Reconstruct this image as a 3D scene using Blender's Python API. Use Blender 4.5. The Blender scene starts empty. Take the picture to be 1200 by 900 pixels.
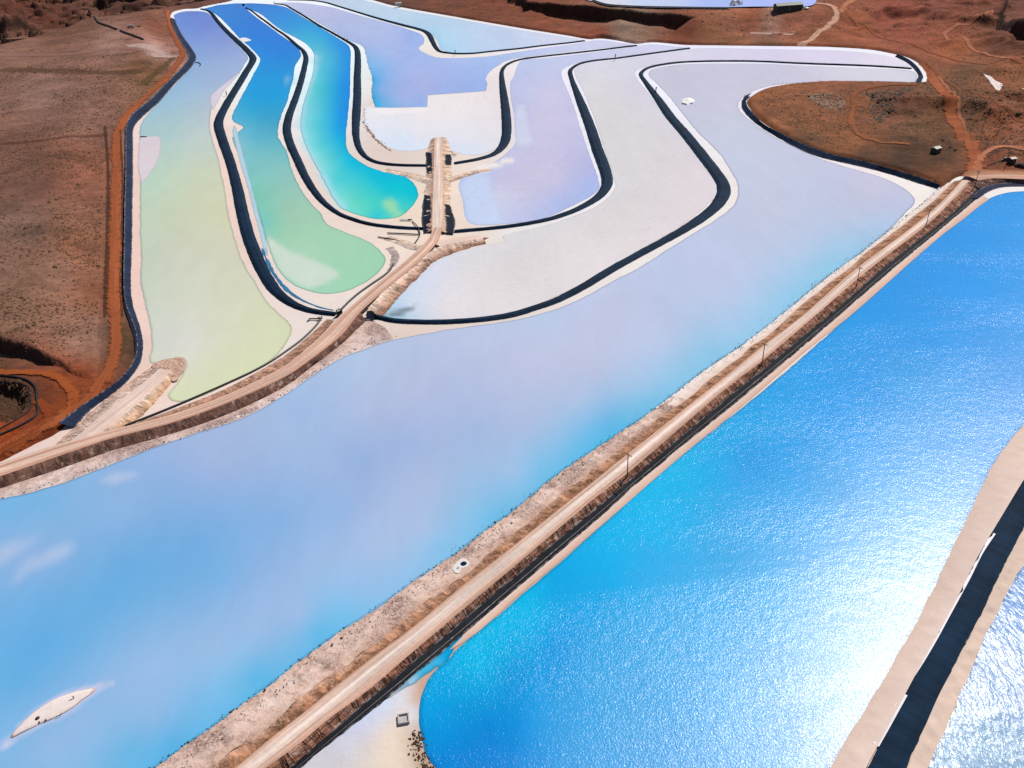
import bpy, bmesh, math, random
import numpy as np
from mathutils import Vector, Matrix
from mathutils.geometry import delaunay_2d_cdt

random.seed(7); RNG = np.random.default_rng(7)
SC = bpy.context.scene
COL = SC.collection

# ------------------------------------------------------------------ camera model (survey of the photograph)
FPX, PITCH, ROLL, HCAM = 970.0, math.radians(32.5), math.radians(3.0), 150.0
_c, _s = math.cos(ROLL), math.sin(ROLL)

def W(px, z=0.0):
    """photo pixels (1200x900) -> world points on the horizontal plane z"""
    px = np.atleast_2d(np.array(px, float))
    x = (px[:, 0]-600)/FPX; y = -(px[:, 1]-450)/FPX
    xr = _c*x+_s*y; yr = -_s*x+_c*y
    X = xr; Y = math.cos(PITCH)+yr*math.sin(PITCH); Z = -math.sin(PITCH)+yr*math.cos(PITCH)
    t = (np.asarray(z, float)-HCAM)/Z
    return np.stack([X*t, Y*t, np.broadcast_to(np.asarray(z, float), t.shape)], 1)

def logpol(p):
    """survey coordinates used for colour interpolation and meshing: bearing and dip from the camera"""
    r = np.hypot(p[:, 0], p[:, 1])
    return np.stack([np.arctan2(p[:, 0], p[:, 1])*.8, -np.arctan2(HCAM, r)], 1)
def unlogpol(q):
    r = HCAM/np.tan(-q[:, 1]); b = q[:, 0]/.8
    return np.stack([np.sin(b)*r, np.cos(b)*r], 1)

def lin(c):
    c = np.asarray(c, float)/255.0
    return np.where(c <= .04045, c/12.92, ((c+.055)/1.055)**2.4)
KALB = 1.0
def alb(c): return np.clip(lin(c)*KALB, 0, .9)

# ------------------------------------------------------------------ noise
def _h(ix, iy, seed):
    n = (ix.astype(np.int64)*374761393 + iy.astype(np.int64)*668265263 + seed*1442695041) & 0xffffffff
    n = ((n ^ (n >> 13))*1274126177) & 0xffffffff
    n = (n ^ (n >> 16)) & 0xffffff
    return n/float(0xffffff)
def vnoise(x, y, seed=0):
    x = np.asarray(x, float); y = np.asarray(y, float)
    ix = np.floor(x); iy = np.floor(y); fx = x-ix; fy = y-iy
    fx = fx*fx*fx*(fx*(fx*6-15)+10); fy = fy*fy*fy*(fy*(fy*6-15)+10)
    a = _h(ix, iy, seed); b = _h(ix+1, iy, seed); c = _h(ix, iy+1, seed); d = _h(ix+1, iy+1, seed)
    return (a*(1-fx)+b*fx)*(1-fy)+(c*(1-fx)+d*fx)*fy
def fbm(x, y, seed=0, oct=4):
    t = 0; a = .5; s = 0
    for i in range(oct):
        t = t+a*(vnoise(x, y, seed+i*17)-.5)*2; s += a; x = x*2.03+13.1; y = y*2.03+7.7; a *= .5
    return t/s
def sstep(t):
    t = np.clip(t, 0, 1); return t*t*(3-2*t)

# ------------------------------------------------------------------ curves and polygons
def catmull(p, closed=False, step=None, sharp=None):
    """resample 3-D polyline smoothly; step(p) gives the spacing in metres"""
    p = np.asarray(p, float); n = len(p); out = []
    segs = n if closed else n-1
    for i in range(segs):
        p1 = p[i % n]; p2 = p[(i+1) % n]
        p0 = p[(i-1) % n] if (closed or i > 0) else 2*p1-p2
        p3 = p[(i+2) % n] if (closed or i+2 < n) else 2*p2-p1
        # centripetal-ish: limit tangents by the local segment length
        L = np.linalg.norm(p2-p1)+1e-9
        t1 = (p2-p0); t2 = (p3-p1)
        t1 = t1/(np.linalg.norm(t1)+1e-9)*L*.9; t2 = t2/(np.linalg.norm(t2)+1e-9)*L*.9
        st = step(p1) if callable(step) else step
        k = max(1, int(math.ceil(L/st)))
        u = (np.arange(k)/k)[:, None]
        h00 = 2*u**3-3*u**2+1; h10 = u**3-2*u**2+u; h01 = -2*u**3+3*u**2; h11 = u**3-u**2
        out.append(h00*p1+h10*t1+h01*p2+h11*t2)
    if not closed: out.append(p[-1:])
    return np.concatenate(out)
def near_step(f=1.0):
    return lambda p: max(.7, f*math.hypot(p[0], p[1])*.0045)
def normals2(p, closed=False):
    if closed: d = np.roll(p, -1, 0)-np.roll(p, 1, 0)
    else: d = np.gradient(p, axis=0)
    d = d[:, :2]; L = np.linalg.norm(d, axis=1, keepdims=True)+1e-9; d = d/L
    return np.stack([-d[:, 1], d[:, 0]], 1)
def resample(p, n):
    d = np.r_[0, np.cumsum(np.linalg.norm(np.diff(p, axis=0), axis=1))]
    t = np.linspace(0, d[-1], n)
    return np.stack([np.interp(t, d, p[:, k]) for k in range(p.shape[1])], 1)
def inside(P, poly):
    x, y = P[:, 0], P[:, 1]; r = np.zeros(len(P), bool)
    n = len(poly); j = n-1
    for i in range(n):
        xi, yi = poly[i, :2]; xj, yj = poly[j, :2]
        c = ((yi > y) != (yj > y))
        if c.any():
            r ^= c & (x < (xj-xi)*(y-yi)/(yj-yi+1e-12)+xi)
        j = i
    return r
def segdist(P, line, closed=False):
    best = np.full(len(P), 1e9)
    n = len(line); m = n if closed else n-1
    for i in range(m):
        a = line[i, :2]; b = line[(i+1) % n, :2]; ab = b-a; L2 = ab@ab+1e-9
        t = np.clip(((P[:, 0]-a[0])*ab[0]+(P[:, 1]-a[1])*ab[1])/L2, 0, 1)
        d = np.hypot(P[:, 0]-a[0]-t*ab[0], P[:, 1]-a[1]-t*ab[1])
        best = np.minimum(best, d)
    return best
def idw(P, cps, power=3.2):
    pts = logpol(W([c[0] for c in cps])); cols = np.array([alb(c[1]) for c in cps])
    Q = logpol(P); out = np.zeros((len(Q), 3))
    for s in range(0, len(Q), 40000):
        q = Q[s:s+40000]
        d2 = ((q[:, None, :]-pts[None])**2).sum(2)+6e-5
        w = d2**(-power/2)
        out[s:s+40000] = (w@cols)/w.sum(1, keepdims=True)
    return out

def rbf(P, cps, lam=.007):
    pts = logpol(W([c[0] for c in cps])); cols = np.array([alb(c[1]) for c in cps]); n = len(pts)
    if n < 5: return idw(P, cps)
    K = np.hypot(*(pts[:, None]-pts[None]).transpose(2, 0, 1))
    A = np.zeros((n+1, n+1)); A[:n, :n] = K-lam*np.eye(n); A[:n, n] = 1; A[n, :n] = 1
    m = cols.mean(0); wts = np.linalg.solve(A, np.r_[cols-m, np.zeros((1, 3))])
    Q = logpol(P); out = np.zeros((len(Q), 3))
    for s in range(0, len(Q), 20000):
        q = Q[s:s+20000]; D = np.hypot(q[:, None, 0]-pts[None, :, 0], q[:, None, 1]-pts[None, :, 1])
        out[s:s+20000] = D@wts[:n]+wts[n]+m
    return np.clip(out, cols.min(0), cols.max(0))
PATCHES = []
def patch(pts, c, soft, a=1.0):
    """a shoal or bloom of salt that tints the brine of the basin it lies in; soft = edge width"""
    PATCHES.append((logpol(catmull(W(pts), True, near_step(2))), alb(c), soft, a))
def tint(V, cols):
    Q = logpol(V)
    for lp, c, soft, a in PATCHES:
        mn = lp.min(0)-.03; mx = lp.max(0)+.03
        k = np.where(((Q > mn) & (Q < mx)).all(1))[0]
        if not len(k): continue
        sd = segdist(Q[k], lp, True)/.00103; sd = np.where(inside(Q[k], lp), sd, -sd)
        sd = sd+soft*.45*fbm(V[k, 0]/9+V[k, 1]/20, V[k, 1]/14, 55, 4)
        w = (a*sstep(sd/soft+.35))[:, None]; cols[k] = cols[k]*(1-w)+c*w
    return cols

# ------------------------------------------------------------------ mesh building
def new_mesh(name, verts, faces, mat=None, cols=None, st=None, smooth=False):
    verts = np.asarray(verts, np.float32)
    me = bpy.data.meshes.new(name)
    if isinstance(faces, np.ndarray):
        nf, k = faces.shape
        me.vertices.add(len(verts)); me.vertices.foreach_set('co', verts.ravel())
        me.loops.add(nf*k); me.loops.foreach_set('vertex_index', faces.astype(np.int32).ravel())
        me.polygons.add(nf); me.polygons.foreach_set('loop_start', np.arange(0, nf*k, k, dtype=np.int32))
        me.update(calc_edges=True)
    else:
        me.from_pydata(verts.tolist(), [], faces)
    if cols is not None:
        a = me.color_attributes.new('Col', 'FLOAT_COLOR', 'POINT')
        c = np.ones((len(verts), 4), np.float32); c[:, :cols.shape[1]] = cols
        a.data.foreach_set('color', c.ravel())
    if st is not None:
        a = me.attributes.new('St', 'FLOAT_VECTOR', 'POINT')
        a.data.foreach_set('vector', np.asarray(st, np.float32).ravel())
    if mat: me.materials.append(mat)
    if smooth: me.polygons.foreach_set('use_smooth', np.ones(len(me.polygons), bool))
    me.validate(); me.update()
    return me
def link(name, me, parent=None, loc=None):
    o = bpy.data.objects.new(name, me); COL.objects.link(o)
    if parent: o.parent = parent
    if loc is not None: o.location = loc
    return o
def structure(o, kind='structure'):
    o['kind'] = kind; return o
def tag(o, label, cat, group=None):
    o['label'] = label; o['category'] = cat
    if group: o['group'] = group
    return o
def thing(name, label, cat, loc=(0, 0, 0), rz=0, group=None):
    o = bpy.data.objects.new(name, None); COL.objects.link(o)
    o.empty_display_size = .5; o.location = loc; o.rotation_euler = (0, 0, rz)
    return tag(o, label, cat, group)
class MB:
    def __init__(s): s.b = bmesh.new()
    def box(s, c, size, rz=0, bevel=0, tilt=None):
        M = Matrix.Translation(c) @ Matrix.Rotation(rz, 4, 'Z')
        if tilt: M = M @ Matrix.Rotation(tilt[0], 4, 'X') @ Matrix.Rotation(tilt[1], 4, 'Y')
        r = bmesh.ops.create_cube(s.b, size=1, matrix=M @ Matrix.Diagonal((*size, 1)))
        if bevel:
            es = {e for v in r['verts'] for e in v.link_edges}
            bmesh.ops.bevel(s.b, geom=list(es), offset=bevel, segments=1, affect='EDGES')
        return s
    def rod(s, a, b, r1, r2=None, n=8):
        a, b = Vector(a), Vector(b); d = b-a
        M = Matrix.Translation((a+b)/2) @ d.to_track_quat('Z', 'Y').to_matrix().to_4x4()
        bmesh.ops.create_cone(s.b, cap_ends=True, segments=n, radius1=r1, radius2=r1 if r2 is None else r2, depth=d.length, matrix=M)
        return s
    def tube(s, pts, r, n=7):
        pts = [Vector(p) for p in pts]; rings = []
        for i, p in enumerate(pts):
            d = (pts[min(i+1, len(pts)-1)]-pts[max(i-1, 0)]).normalized()
            q = d.to_track_quat('Z', 'Y')
            rings.append([s.b.verts.new(p+q @ Vector((r*math.cos(2*math.pi*k/n), r*math.sin(2*math.pi*k/n), 0))) for k in range(n)])
        for A, B in zip(rings, rings[1:]):
            for k in range(n): s.b.faces.new((A[k], A[(k+1) % n], B[(k+1) % n], B[k]))
        s.b.faces.new(rings[0][::-1]); s.b.faces.new(rings[-1])
        return s
    def done(s, name, mat, parent=None, loc=None):
        me = bpy.data.meshes.new(name); s.b.to_mesh(me); s.b.free(); me.materials.append(mat)
        return link(name, me, parent, loc)

# ------------------------------------------------------------------ materials
def nodes(name):
    m = bpy.data.materials.new(name); m.use_nodes = True
    nt = m.node_tree; nt.nodes.clear()
    out = nt.nodes.new('ShaderNodeOutputMaterial'); b = nt.nodes.new('ShaderNodeBsdfPrincipled')
    nt.links.new(b.outputs[0], out.inputs[0])
    return m, nt, b, out
def N(nt, t, **kw):
    n = nt.nodes.new(t)
    for k, v in kw.items():
        if k in n.inputs.keys() if hasattr(n.inputs, 'keys') else False: n.inputs[k].default_value = v
        else: setattr(n, k, v)
    return n
def noise(nt, vec, scale, detail=4, rough=.55, dist=0):
    n = nt.nodes.new('ShaderNodeTexNoise'); n.inputs['Scale'].default_value = scale
    n.inputs['Detail'].default_value = detail; n.inputs['Roughness'].default_value = rough; n.inputs['Distortion'].default_value = dist
    nt.links.new(vec, n.inputs['Vector']); return n.outputs['Fac']
def mapr(nt, v, a, b, c, d):
    n = nt.nodes.new('ShaderNodeMapRange'); n.inputs[1].default_value = a; n.inputs[2].default_value = b
    n.inputs[3].default_value = c; n.inputs[4].default_value = d; nt.links.new(v, n.inputs[0]); return n.outputs[0]
def math_(nt, op, a, b):
    n = nt.nodes.new('ShaderNodeMath'); n.operation = op
    for i, v in enumerate((a, b)):
        if isinstance(v, (int, float)): n.inputs[i].default_value = v
        else: nt.links.new(v, n.inputs[i])
    return n.outputs[0]
def scalec(nt, col, f):
    n = nt.nodes.new('ShaderNodeVectorMath'); n.operation = 'SCALE'
    nt.links.new(col, n.inputs[0])
    if isinstance(f, (int, float)): n.inputs['Scale'].default_value = f
    else: nt.links.new(f, n.inputs['Scale'])
    return n.outputs[0]
def mixc(nt, f, a, b):
    n = nt.nodes.new('ShaderNodeMix'); n.data_type = 'RGBA'
    for s, v in ((n.inputs[0], f), (n.inputs[6], a), (n.inputs[7], b)):
        if isinstance(v, (int, float)): s.default_value = v
        elif isinstance(v, (tuple, list, np.ndarray)): s.default_value = (*[float(x) for x in v[:3]], 1)
        else: nt.links.new(v, s)
    return n.outputs[2]
def attr(nt, name, out='Vector'):
    n = nt.nodes.new('ShaderNodeAttribute'); n.attribute_name = name; return n.outputs[out]
def wpos(nt):
    return nt.nodes.new('ShaderNodeNewGeometry').outputs['Position']
def stretch(nt, v, sx, sy, sz=1, rz=0):
    n = nt.nodes.new('ShaderNodeMapping'); n.vector_type = 'POINT'
    n.inputs['Scale'].default_value = (sx, sy, sz); n.inputs['Rotation'].default_value = (0, 0, rz)
    nt.links.new(v, n.inputs[0]); return n.outputs[0]
def bump(nt, b, h, strength, dist):
    n = nt.nodes.new('ShaderNodeBump'); n.inputs['Strength'].default_value = strength; n.inputs['Distance'].default_value = dist
    nt.links.new(h, n.inputs['Height']); nt.links.new(n.outputs[0], b.inputs['Normal']); return n

def mat_water(name, wave=.25, size=1.0, rough=.08, streak=.05, soft=False, spec=.5, sheen=0, chop=0, rings=0):
    m, nt, b, out = nodes(name); p = wpos(nt); c = attr(nt, 'Col', 'Color')
    st = stretch(nt, p, 1, .35, 1, math.radians(-40))
    n1 = noise(nt, st, .012, 7, .66, .9); n2 = noise(nt, stretch(nt, p, 1, .3, 1, math.radians(-50)), .11, 5, .65, .6)
    f = math_(nt, 'ADD', mapr(nt, n1, .3, .7, 1-streak, 1+streak), mapr(nt, n2, .3, .7, -streak*.55, streak*.55))
    if rings:
        rn = noise(nt, stretch(nt, p, .5, 1, 1, math.radians(35)), .016, 3, .55, .5)
        fr = math_(nt, 'FRACT', math_(nt, 'MULTIPLY', rn, 26.0), 0); band = math_(nt, 'ABSOLUTE', math_(nt, 'SUBTRACT', fr, .5), 0)
        brk = noise(nt, p, .05, 4, .6)
        f = math_(nt, 'MULTIPLY', f, mapr(nt, math_(nt, 'MULTIPLY', mapr(nt, band, 0, .1, 1, 0), mapr(nt, brk, .42, .6, 0, 1)), 0, 1, 1, 1-rings))
        mot = noise(nt, p, .35, 5, .7); f = math_(nt, 'MULTIPLY', f, mapr(nt, mot, .3, .7, 1-rings*.5, 1+rings*.5))
    nt.links.new(scalec(nt, c, f), b.inputs['Base Color'])
    b.inputs['Roughness'].default_value = rough; b.inputs['IOR'].default_value = 1.34
    b.inputs['Specular IOR Level'].default_value = spec
    w1 = noise(nt, stretch(nt, p, 1, .38 if chop else .7, 1, -.75 if chop else .6), 1.0/size, 3, .6, .4); w2 = noise(nt, p, .16/size, 2, .5)
    bn = bump(nt, b, math_(nt, 'ADD', w1, math_(nt, 'MULTIPLY', w2, 1.2)), 1.0, wave)
    # gusts and calm lanes
    lane = noise(nt, stretch(nt, p, .35, 1.4, 1, math.radians(-30)), .02, 4, .6, 1.2)
    nt.links.new(mapr(nt, lane, .32, .66, .45, 1.25), bn.inputs['Strength'])
    if sheen:
        b.inputs['Coat Weight'].default_value = sheen; b.inputs['Coat Roughness'].default_value = .29; b.inputs['Coat IOR'].default_value = 1.34
    if soft:
        tr = nt.nodes.new('ShaderNodeBsdfTransparent'); mx = nt.nodes.new('ShaderNodeMixShader')
        a = attr(nt, 'Col', 'Alpha')
        n3 = noise(nt, st, .07, 5, .65); n4 = mapr(nt, n3, .3, .7, -.35, .35)
        aa = nt.nodes.new('ShaderNodeClamp'); nt.links.new(mapr(nt, math_(nt, 'ADD', a, math_(nt, 'MULTIPLY', n4, a)), .0, .9, 0, 1), aa.inputs[0])
        nt.links.new(aa.outputs[0], mx.inputs[0]); nt.links.new(tr.outputs[0], mx.inputs[1]); nt.links.new(b.outputs[0], mx.inputs[2])
        nt.links.new(mx.outputs[0], out.inputs[0])
    return m
def mat_ground(name, contrast=.22, scl=.25, speck=.5, dark=(.03, .024, .015), speck_scale=.9, bumpd=.35):
    m, nt, b, out = nodes(name); p = wpos(nt); c = attr(nt, 'Col', 'Color')
    n1 = noise(nt, p, scl*.12, 6, .62, .5); n2 = noise(nt, p, scl, 6, .65); n3 = noise(nt, p, speck_scale, 3, .6)
    n4 = noise(nt, p, 2.2, 4, .7)
    f = math_(nt, 'MULTIPLY', mapr(nt, n1, .3, .7, 1-contrast, 1+contrast), mapr(nt, n2, .3, .7, 1-contrast*.8, 1+contrast*.8))
    f = math_(nt, 'MULTIPLY', f, mapr(nt, n4, .3, .7, 1-contrast*.7, 1+contrast*.7))
    c1 = scalec(nt, c, f)
    if speck: c1 = mixc(nt, mapr(nt, n3, .60, .72, 0, speck), c1, dark)
    nt.links.new(c1, b.inputs['Base Color'])
    b.inputs['Roughness'].default_value = .95; b.inputs['Specular IOR Level'].default_value = .15
    bump(nt, b, math_(nt, 'ADD', n2, n3), .7, bumpd)
    return m
def mat_strip(name, kind):
    """bands laid along a line: St = (metres along, metres across, 0..1 across)"""
    m, nt, b, out = nodes(name); p = wpos(nt); c = attr(nt, 'Col', 'Color'); s = attr(nt, 'St')
    b.inputs['Roughness'].default_value = .95; b.inputs['Specular IOR Level'].default_value = .15
    fine = noise(nt, p, .8, 6, .68)
    if kind == 'road':
        # wheel ruts and graded streaks run along the road
        rut = noise(nt, stretch(nt, s, .010, 1.7, 0), 1.0, 4, .8); big = noise(nt, p, .06, 4, .6)
        f = math_(nt, 'MULTIPLY', mapr(nt, rut, .34, .66, .55, 1.34), mapr(nt, fine, .25, .75, .88, 1.12))
        f = math_(nt, 'MULTIPLY', f, mapr(nt, big, .3, .7, .92, 1.08))
        nt.links.new(scalec(nt, c, f), b.inputs['Base Color']); bump(nt, b, math_(nt, 'ADD', rut, fine), .6, .12)
    elif kind == 'rill':
        # rain gullies run across the band, down the slope
        w = noise(nt, stretch(nt, s, .42, .16, 0), 1.0, 6, .7, 1.3); w2 = noise(nt, p, .22, 5, .62)
        r = math_(nt, 'MULTIPLY', mapr(nt, w, .36, .58, .42, 1.2), mapr(nt, fine, .25, .75, .72, 1.28))
        c2 = scalec(nt, c, math_(nt, 'MULTIPLY', r, mapr(nt, w2, .3, .7, .72, 1.28)))
        crust = noise(nt, p, .45, 5, .7, .6)
        c2 = mixc(nt, mapr(nt, crust, .58, .66, 0, .55), c2, alb((222, 196, 182)))
        nt.links.new(c2, b.inputs['Base Color']); bump(nt, b, math_(nt, 'ADD', w, math_(nt, 'MULTIPLY', fine, .4)), 1.0, .9)
    elif kind == 'washout':
        # short washed gullies with dark cuts between pale crusted blocks
        w = noise(nt, stretch(nt, s, .42, .05, 0), 1.0, 4, .62, .7); l = noise(nt, stretch(nt, s, .03, .75, 0), 1.0, 4, .65, .5)
        cut = math_(nt, 'ABSOLUTE', math_(nt, 'SUBTRACT', w, .5), 0); cut2 = math_(nt, 'ABSOLUTE', math_(nt, 'SUBTRACT', l, .5), 0)
        blk = noise(nt, p, .5, 5, .7, .4)
        c2 = scalec(nt, c, math_(nt, 'MULTIPLY', mapr(nt, fine, .25, .75, .7, 1.3), mapr(nt, l, .3, .7, .7, 1.25)))
        c2 = mixc(nt, mapr(nt, blk, .54, .62, 0, .7), c2, alb((214, 184, 168)))
        brk = noise(nt, p, .28, 4, .65)
        c2 = mixc(nt, math_(nt, 'MULTIPLY', mapr(nt, cut, .012, .05, .9, 0), mapr(nt, brk, .4, .56, .1, 1)), c2, alb((62, 44, 38)))
        c2 = mixc(nt, mapr(nt, cut2, .008, .035, .75, 0), c2, alb((66, 46, 40)))
        nt.links.new(c2, b.inputs['Base Color']); bump(nt, b, math_(nt, 'ADD', mapr(nt, cut, 0, .06, 0, 1), blk), 1.0, .5)
    elif kind == 'salt':
        w = noise(nt, stretch(nt, s, .09, .5, 0), 1.0, 5, .65); w2 = noise(nt, p, .35, 6, .7, .4)
        f = math_(nt, 'MULTIPLY', mapr(nt, w, .3, .7, .87, 1.1), mapr(nt, fine, .25, .75, .9, 1.1))
        c2 = scalec(nt, c, f)
        c2 = mixc(nt, mapr(nt, w2, .54, .66, 0, .6), c2, alb((136, 104, 92)))
        w4 = noise(nt, p, .06, 5, .6, .8); w5 = noise(nt, p, 1.6, 5, .75)
        k = math_(nt, 'MULTIPLY', mapr(nt, w4, .48, .6, 0, 1), mapr(nt, w5, .44, .56, .1, .8))
        c2 = mixc(nt, k, c2, alb((118, 90, 84)))
        peb = noise(nt, p, 1.5, 3, .7); c2 = mixc(nt, mapr(nt, peb, .58, .66, 0, .5), c2, alb((128, 98, 92)))
        k = math_(nt, 'MULTIPLY', mapr(nt, w4, .5, .38, 0, 1), mapr(nt, w2, .5, .38, 0, .7))
        c2 = mixc(nt, k, c2, alb((236, 220, 212)))
        nt.links.new(c2, b.inputs['Base Color']); bump(nt, b, math_(nt, 'ADD', w2, fine), .8, .35)
    elif kind == 'track':
        rut = noise(nt, stretch(nt, s, .03, 1.3, 0), 1.0, 4, .65)
        f = math_(nt, 'MULTIPLY', mapr(nt, rut, .3, .7, .78, 1.2), mapr(nt, fine, .25, .75, .85, 1.15))
        nt.links.new(scalec(nt, c, f), b.inputs['Base Color'])
        tr = nt.nodes.new('ShaderNodeBsdfTransparent'); mx = nt.nodes.new('ShaderNodeMixShader')
        sep = nt.nodes.new('ShaderNodeSeparateXYZ'); nt.links.new(s, sep.inputs[0])
        e = mapr(nt, sep.outputs[2], 0, 1, 0, 1); n3 = noise(nt, p, .25, 5, .65)
        e = math_(nt, 'ADD', e, mapr(nt, n3, .3, .7, -.55, .5))
        cl = nt.nodes.new('ShaderNodeClamp'); nt.links.new(mapr(nt, e, .25, .7, 0, 1), cl.inputs[0])
        al = math_(nt, 'MULTIPLY', cl.outputs[0], attr(nt, 'Col', 'Alpha'))
        nt.links.new(al, mx.inputs[0]); nt.links.new(tr.outputs[0], mx.inputs[1]); nt.links.new(b.outputs[0], mx.inputs[2])
        nt.links.new(mx.outputs[0], out.inputs[0])
    elif kind == 'liner':
        # black plastic sheet: seams across, scuffs and dust
        w = noise(nt, stretch(nt, s, .4, .05, 0), 1.0, 3, .6); big = noise(nt, p, .08, 5, .65); w3 = noise(nt, stretch(nt, s, .05, .9, 0), 1.0, 4, .6)
        f = math_(nt, 'MULTIPLY', mapr(nt, w, .3, .7, .75, 1.3), mapr(nt, big, .3, .7, .7, 1.35))
        c2 = scalec(nt, c, f)
        c2 = mixc(nt, mapr(nt, w3, .62, .80, 0, .10), c2, (.08, .085, .10))
        sep = nt.nodes.new('ShaderNodeSeparateXYZ'); nt.links.new(s, sep.inputs[0])
        ed = math_(nt, 'ABSOLUTE', math_(nt, 'SUBTRACT', sep.outputs[2], .5), 0)
        cr = noise(nt, p, .5, 5, .7)
        c2 = mixc(nt, math_(nt, 'MULTIPLY', mapr(nt, ed, .34, .5, 0, 1), mapr(nt, cr, .46, .6, 0, .6)), c2, alb((196, 190, 190)))
        nt.links.new(c2, b.inputs['Base Color']); b.inputs['Roughness'].default_value = .75; b.inputs['Specular IOR Level'].default_value = .07
        bump(nt, b, math_(nt, 'ADD', w, w3), .6, .12)
    return m
def mat_plain(name, c, rough=.8, var=.15, scale=2.0, metal=0):
    m, nt, b, out = nodes(name); p = wpos(nt)
    n = noise(nt, p, scale, 5, .6); rgb = nt.nodes.new('ShaderNodeRGB'); rgb.outputs[0].default_value = (*alb(c), 1)
    nt.links.new(scalec(nt, rgb.outputs[0], mapr(nt, n, .3, .7, 1-var, 1+var)), b.inputs['Base Color'])
    b.inputs['Roughness'].default_value = rough; b.inputs['Metallic'].default_value = metal
    bump(nt, b, n, .3, .05)
    return m

M_GROUND = mat_ground('red_desert_soil', .34, .3, .65, (.022, .015, .010), .75, .5)
M_SALT = mat_ground('salt_crust', .045, .12, .12, (.5, .42, .38), .7, .12)
M_BEACH = mat_ground('smooth_salt_beach', .07, .2, .06, (.4, .3, .25), .6, .06)
M_BANK = mat_water('white_salt_floor', .03, 2.0, .8, .03, spec=.05, rings=.06)
M_STILL = mat_water('still_brine', .018, 1.2, .15, .045, spec=.07)
M_SALTPAN = mat_water('damp_salt_pan', .012, 2.5, .45, .045, spec=.1, rings=.07)
M_WAVE = mat_water('rippled_blue_brine', .098, .42, .20, .05, spec=.34, sheen=.22)
M_WAVE2 = mat_water('choppy_grey_brine', .2, 1.05, .2, .05, spec=.15, chop=1)
M_SOFT = mat_water('salt_bloom_in_brine', .012, 1.2, .25, .05, soft=True)
M_ROAD = mat_strip('graded_dirt', 'road'); M_RILL = mat_strip('gullied_bank', 'rill'); M_WASH = mat_strip('washed_out_bank', 'washout'); M_SHORE = mat_strip('salt_stained_shore', 'salt')
M_TRACK = mat_strip('worn_dirt_track', 'track'); M_LINER = mat_strip('black_plastic_liner', 'liner')
M_WOOD = mat_plain('weathered_pole_wood', (78, 58, 46), .9); M_PIPE = mat_plain('black_poly_pipe', (28, 28, 32), .5)
M_STEEL = mat_plain('grey_steel', (120, 122, 125), .5, metal=.4); M_WHITE = mat_plain('white_sheet_metal', (178, 172, 166), .5, .06)
M_GREEN = mat_plain('dark_green_sheet', (45, 62, 55), .6); M_CONC = mat_plain('dirty_concrete', (184, 176, 176), .9)
M_DARK = mat_plain('dark_stone', (62, 50, 46), .95, .3); M_GLASS = mat_plain('insulator_glass', (150, 160, 165), .2)
M_BANK_ROCK = mat_plain('pinkish_salt_clods', (186, 150, 132), .95, .3, .4)
M_SALTWHITE = mat_plain('piled_white_salt', (232, 230, 230), .9, .06, .8)
M_SCRUB = mat_plain('dry_scrub', (74, 48, 27), .95, .45, .15); M_RUBBLE = mat_plain('grey_rubble', (136, 112, 94), .95, .35, .4)

# ------------------------------------------------------------------ traced outlines, photo pixels
LIFT = dict()
COMPLEX = [(201,21),(210,40),(221,58),(226,68),(218,80),(200,97.5),(180,119),(161,135),(152.5,147.5),(152,171),(152,197),(150.6,235),(150,271),(149,295),(149,332),(151,357),(157,375),(164,400),(162,422),(154,436),(140,450),(120,464),(96,482),(76,506),(40,525),(0,545),(-120,590),
 (-160,1000),(300,1150),(1300,1150),(1560,700),(1500,240),(1300,226),(1200,217),(1165,215),(1152,217),(1144,212),(1128,208),(1103,222),(1085,213),(1060,205),(1035,198),(1010,191.5),(985,186),(960,180),(935,170),(910,156.5),(885,139),(875,127),(872,119),(882,110),(900,103),(933,98.5),(967,96.5),(1020,96.5),(1077,97.5),(1084,90),(1078,78),(1062,68),(1047,64),(1017,58.5),(967,55.5),(900,54.5),(823,53.5),(800,53),(764,50),(745,52),(725,48.5),(704,45.5),(690,46.5),(666,42.5),(610,33.5),(535,20.5),(460,7),(427,-1.5),(380,-8),(320,-12),(290,-6),(270,1.5),(255,4.5),(240,7.5),(231,10),(215,11),(204,14)]
P_A = [(205,17),(204,20),(212,38),(223,56),(229,67),(226,76),(206,98),(186,120),(170,137.5),(164,150),(164,180),(164,215),(164,247),(164,271),(165,295),(164,320),(166,339),(170,357.5),(176,383),(178,407),(176,425),(196,423),(213,420),(217,430),(207,450),(197,463),(204,470),(227,468),(267,450),(317,423),(337,400),(342,383),(330,370),(313,353),(297,327),(285,307),(274,275),(267.5,250),(264,225),(259,200),(256,185),(248,160),(246,144),(249,125),(262,106),(280,86),(287.5,74),(290.6,68),(286,61),(270,44),(252.5,24),(244,15.5),(237.5,13.5),(227.5,13),(215,13.5)]
P_B = [(235,11),(247.5,14),(256,19),(270,33),(280,44),(292.5,55),(304,67.5),(304,74),(297.5,86),(289,102),(280,119),(272,136),(274,142.5),(285,149),(277.5,156),(272.5,161),(277.5,177.5),(285,195),(289,202),(295,225),(302.5,250),(311,277.5),(321,307),(332.5,324),(349,336),(367.5,342.5),(386,344),(405,341),(424,333),(443,320),(452,307),(450,299.5),(435,285),(410,274),(384,263),(376,250),(365,239),(352.5,221),(342.5,201),(336,177.5),(327,162.5),(325.6,152.5),(330,135),(337.5,116),(340,105),(344,90),(345.6,77.5),(352.5,66),(351,59),(345,52.5),(327.5,40),(312.5,29),(300,20),(291,12.5),(286,7.5),(286,4.2),(275,4),(265,5),(255,6),(247.5,8),(239,10)]
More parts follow.
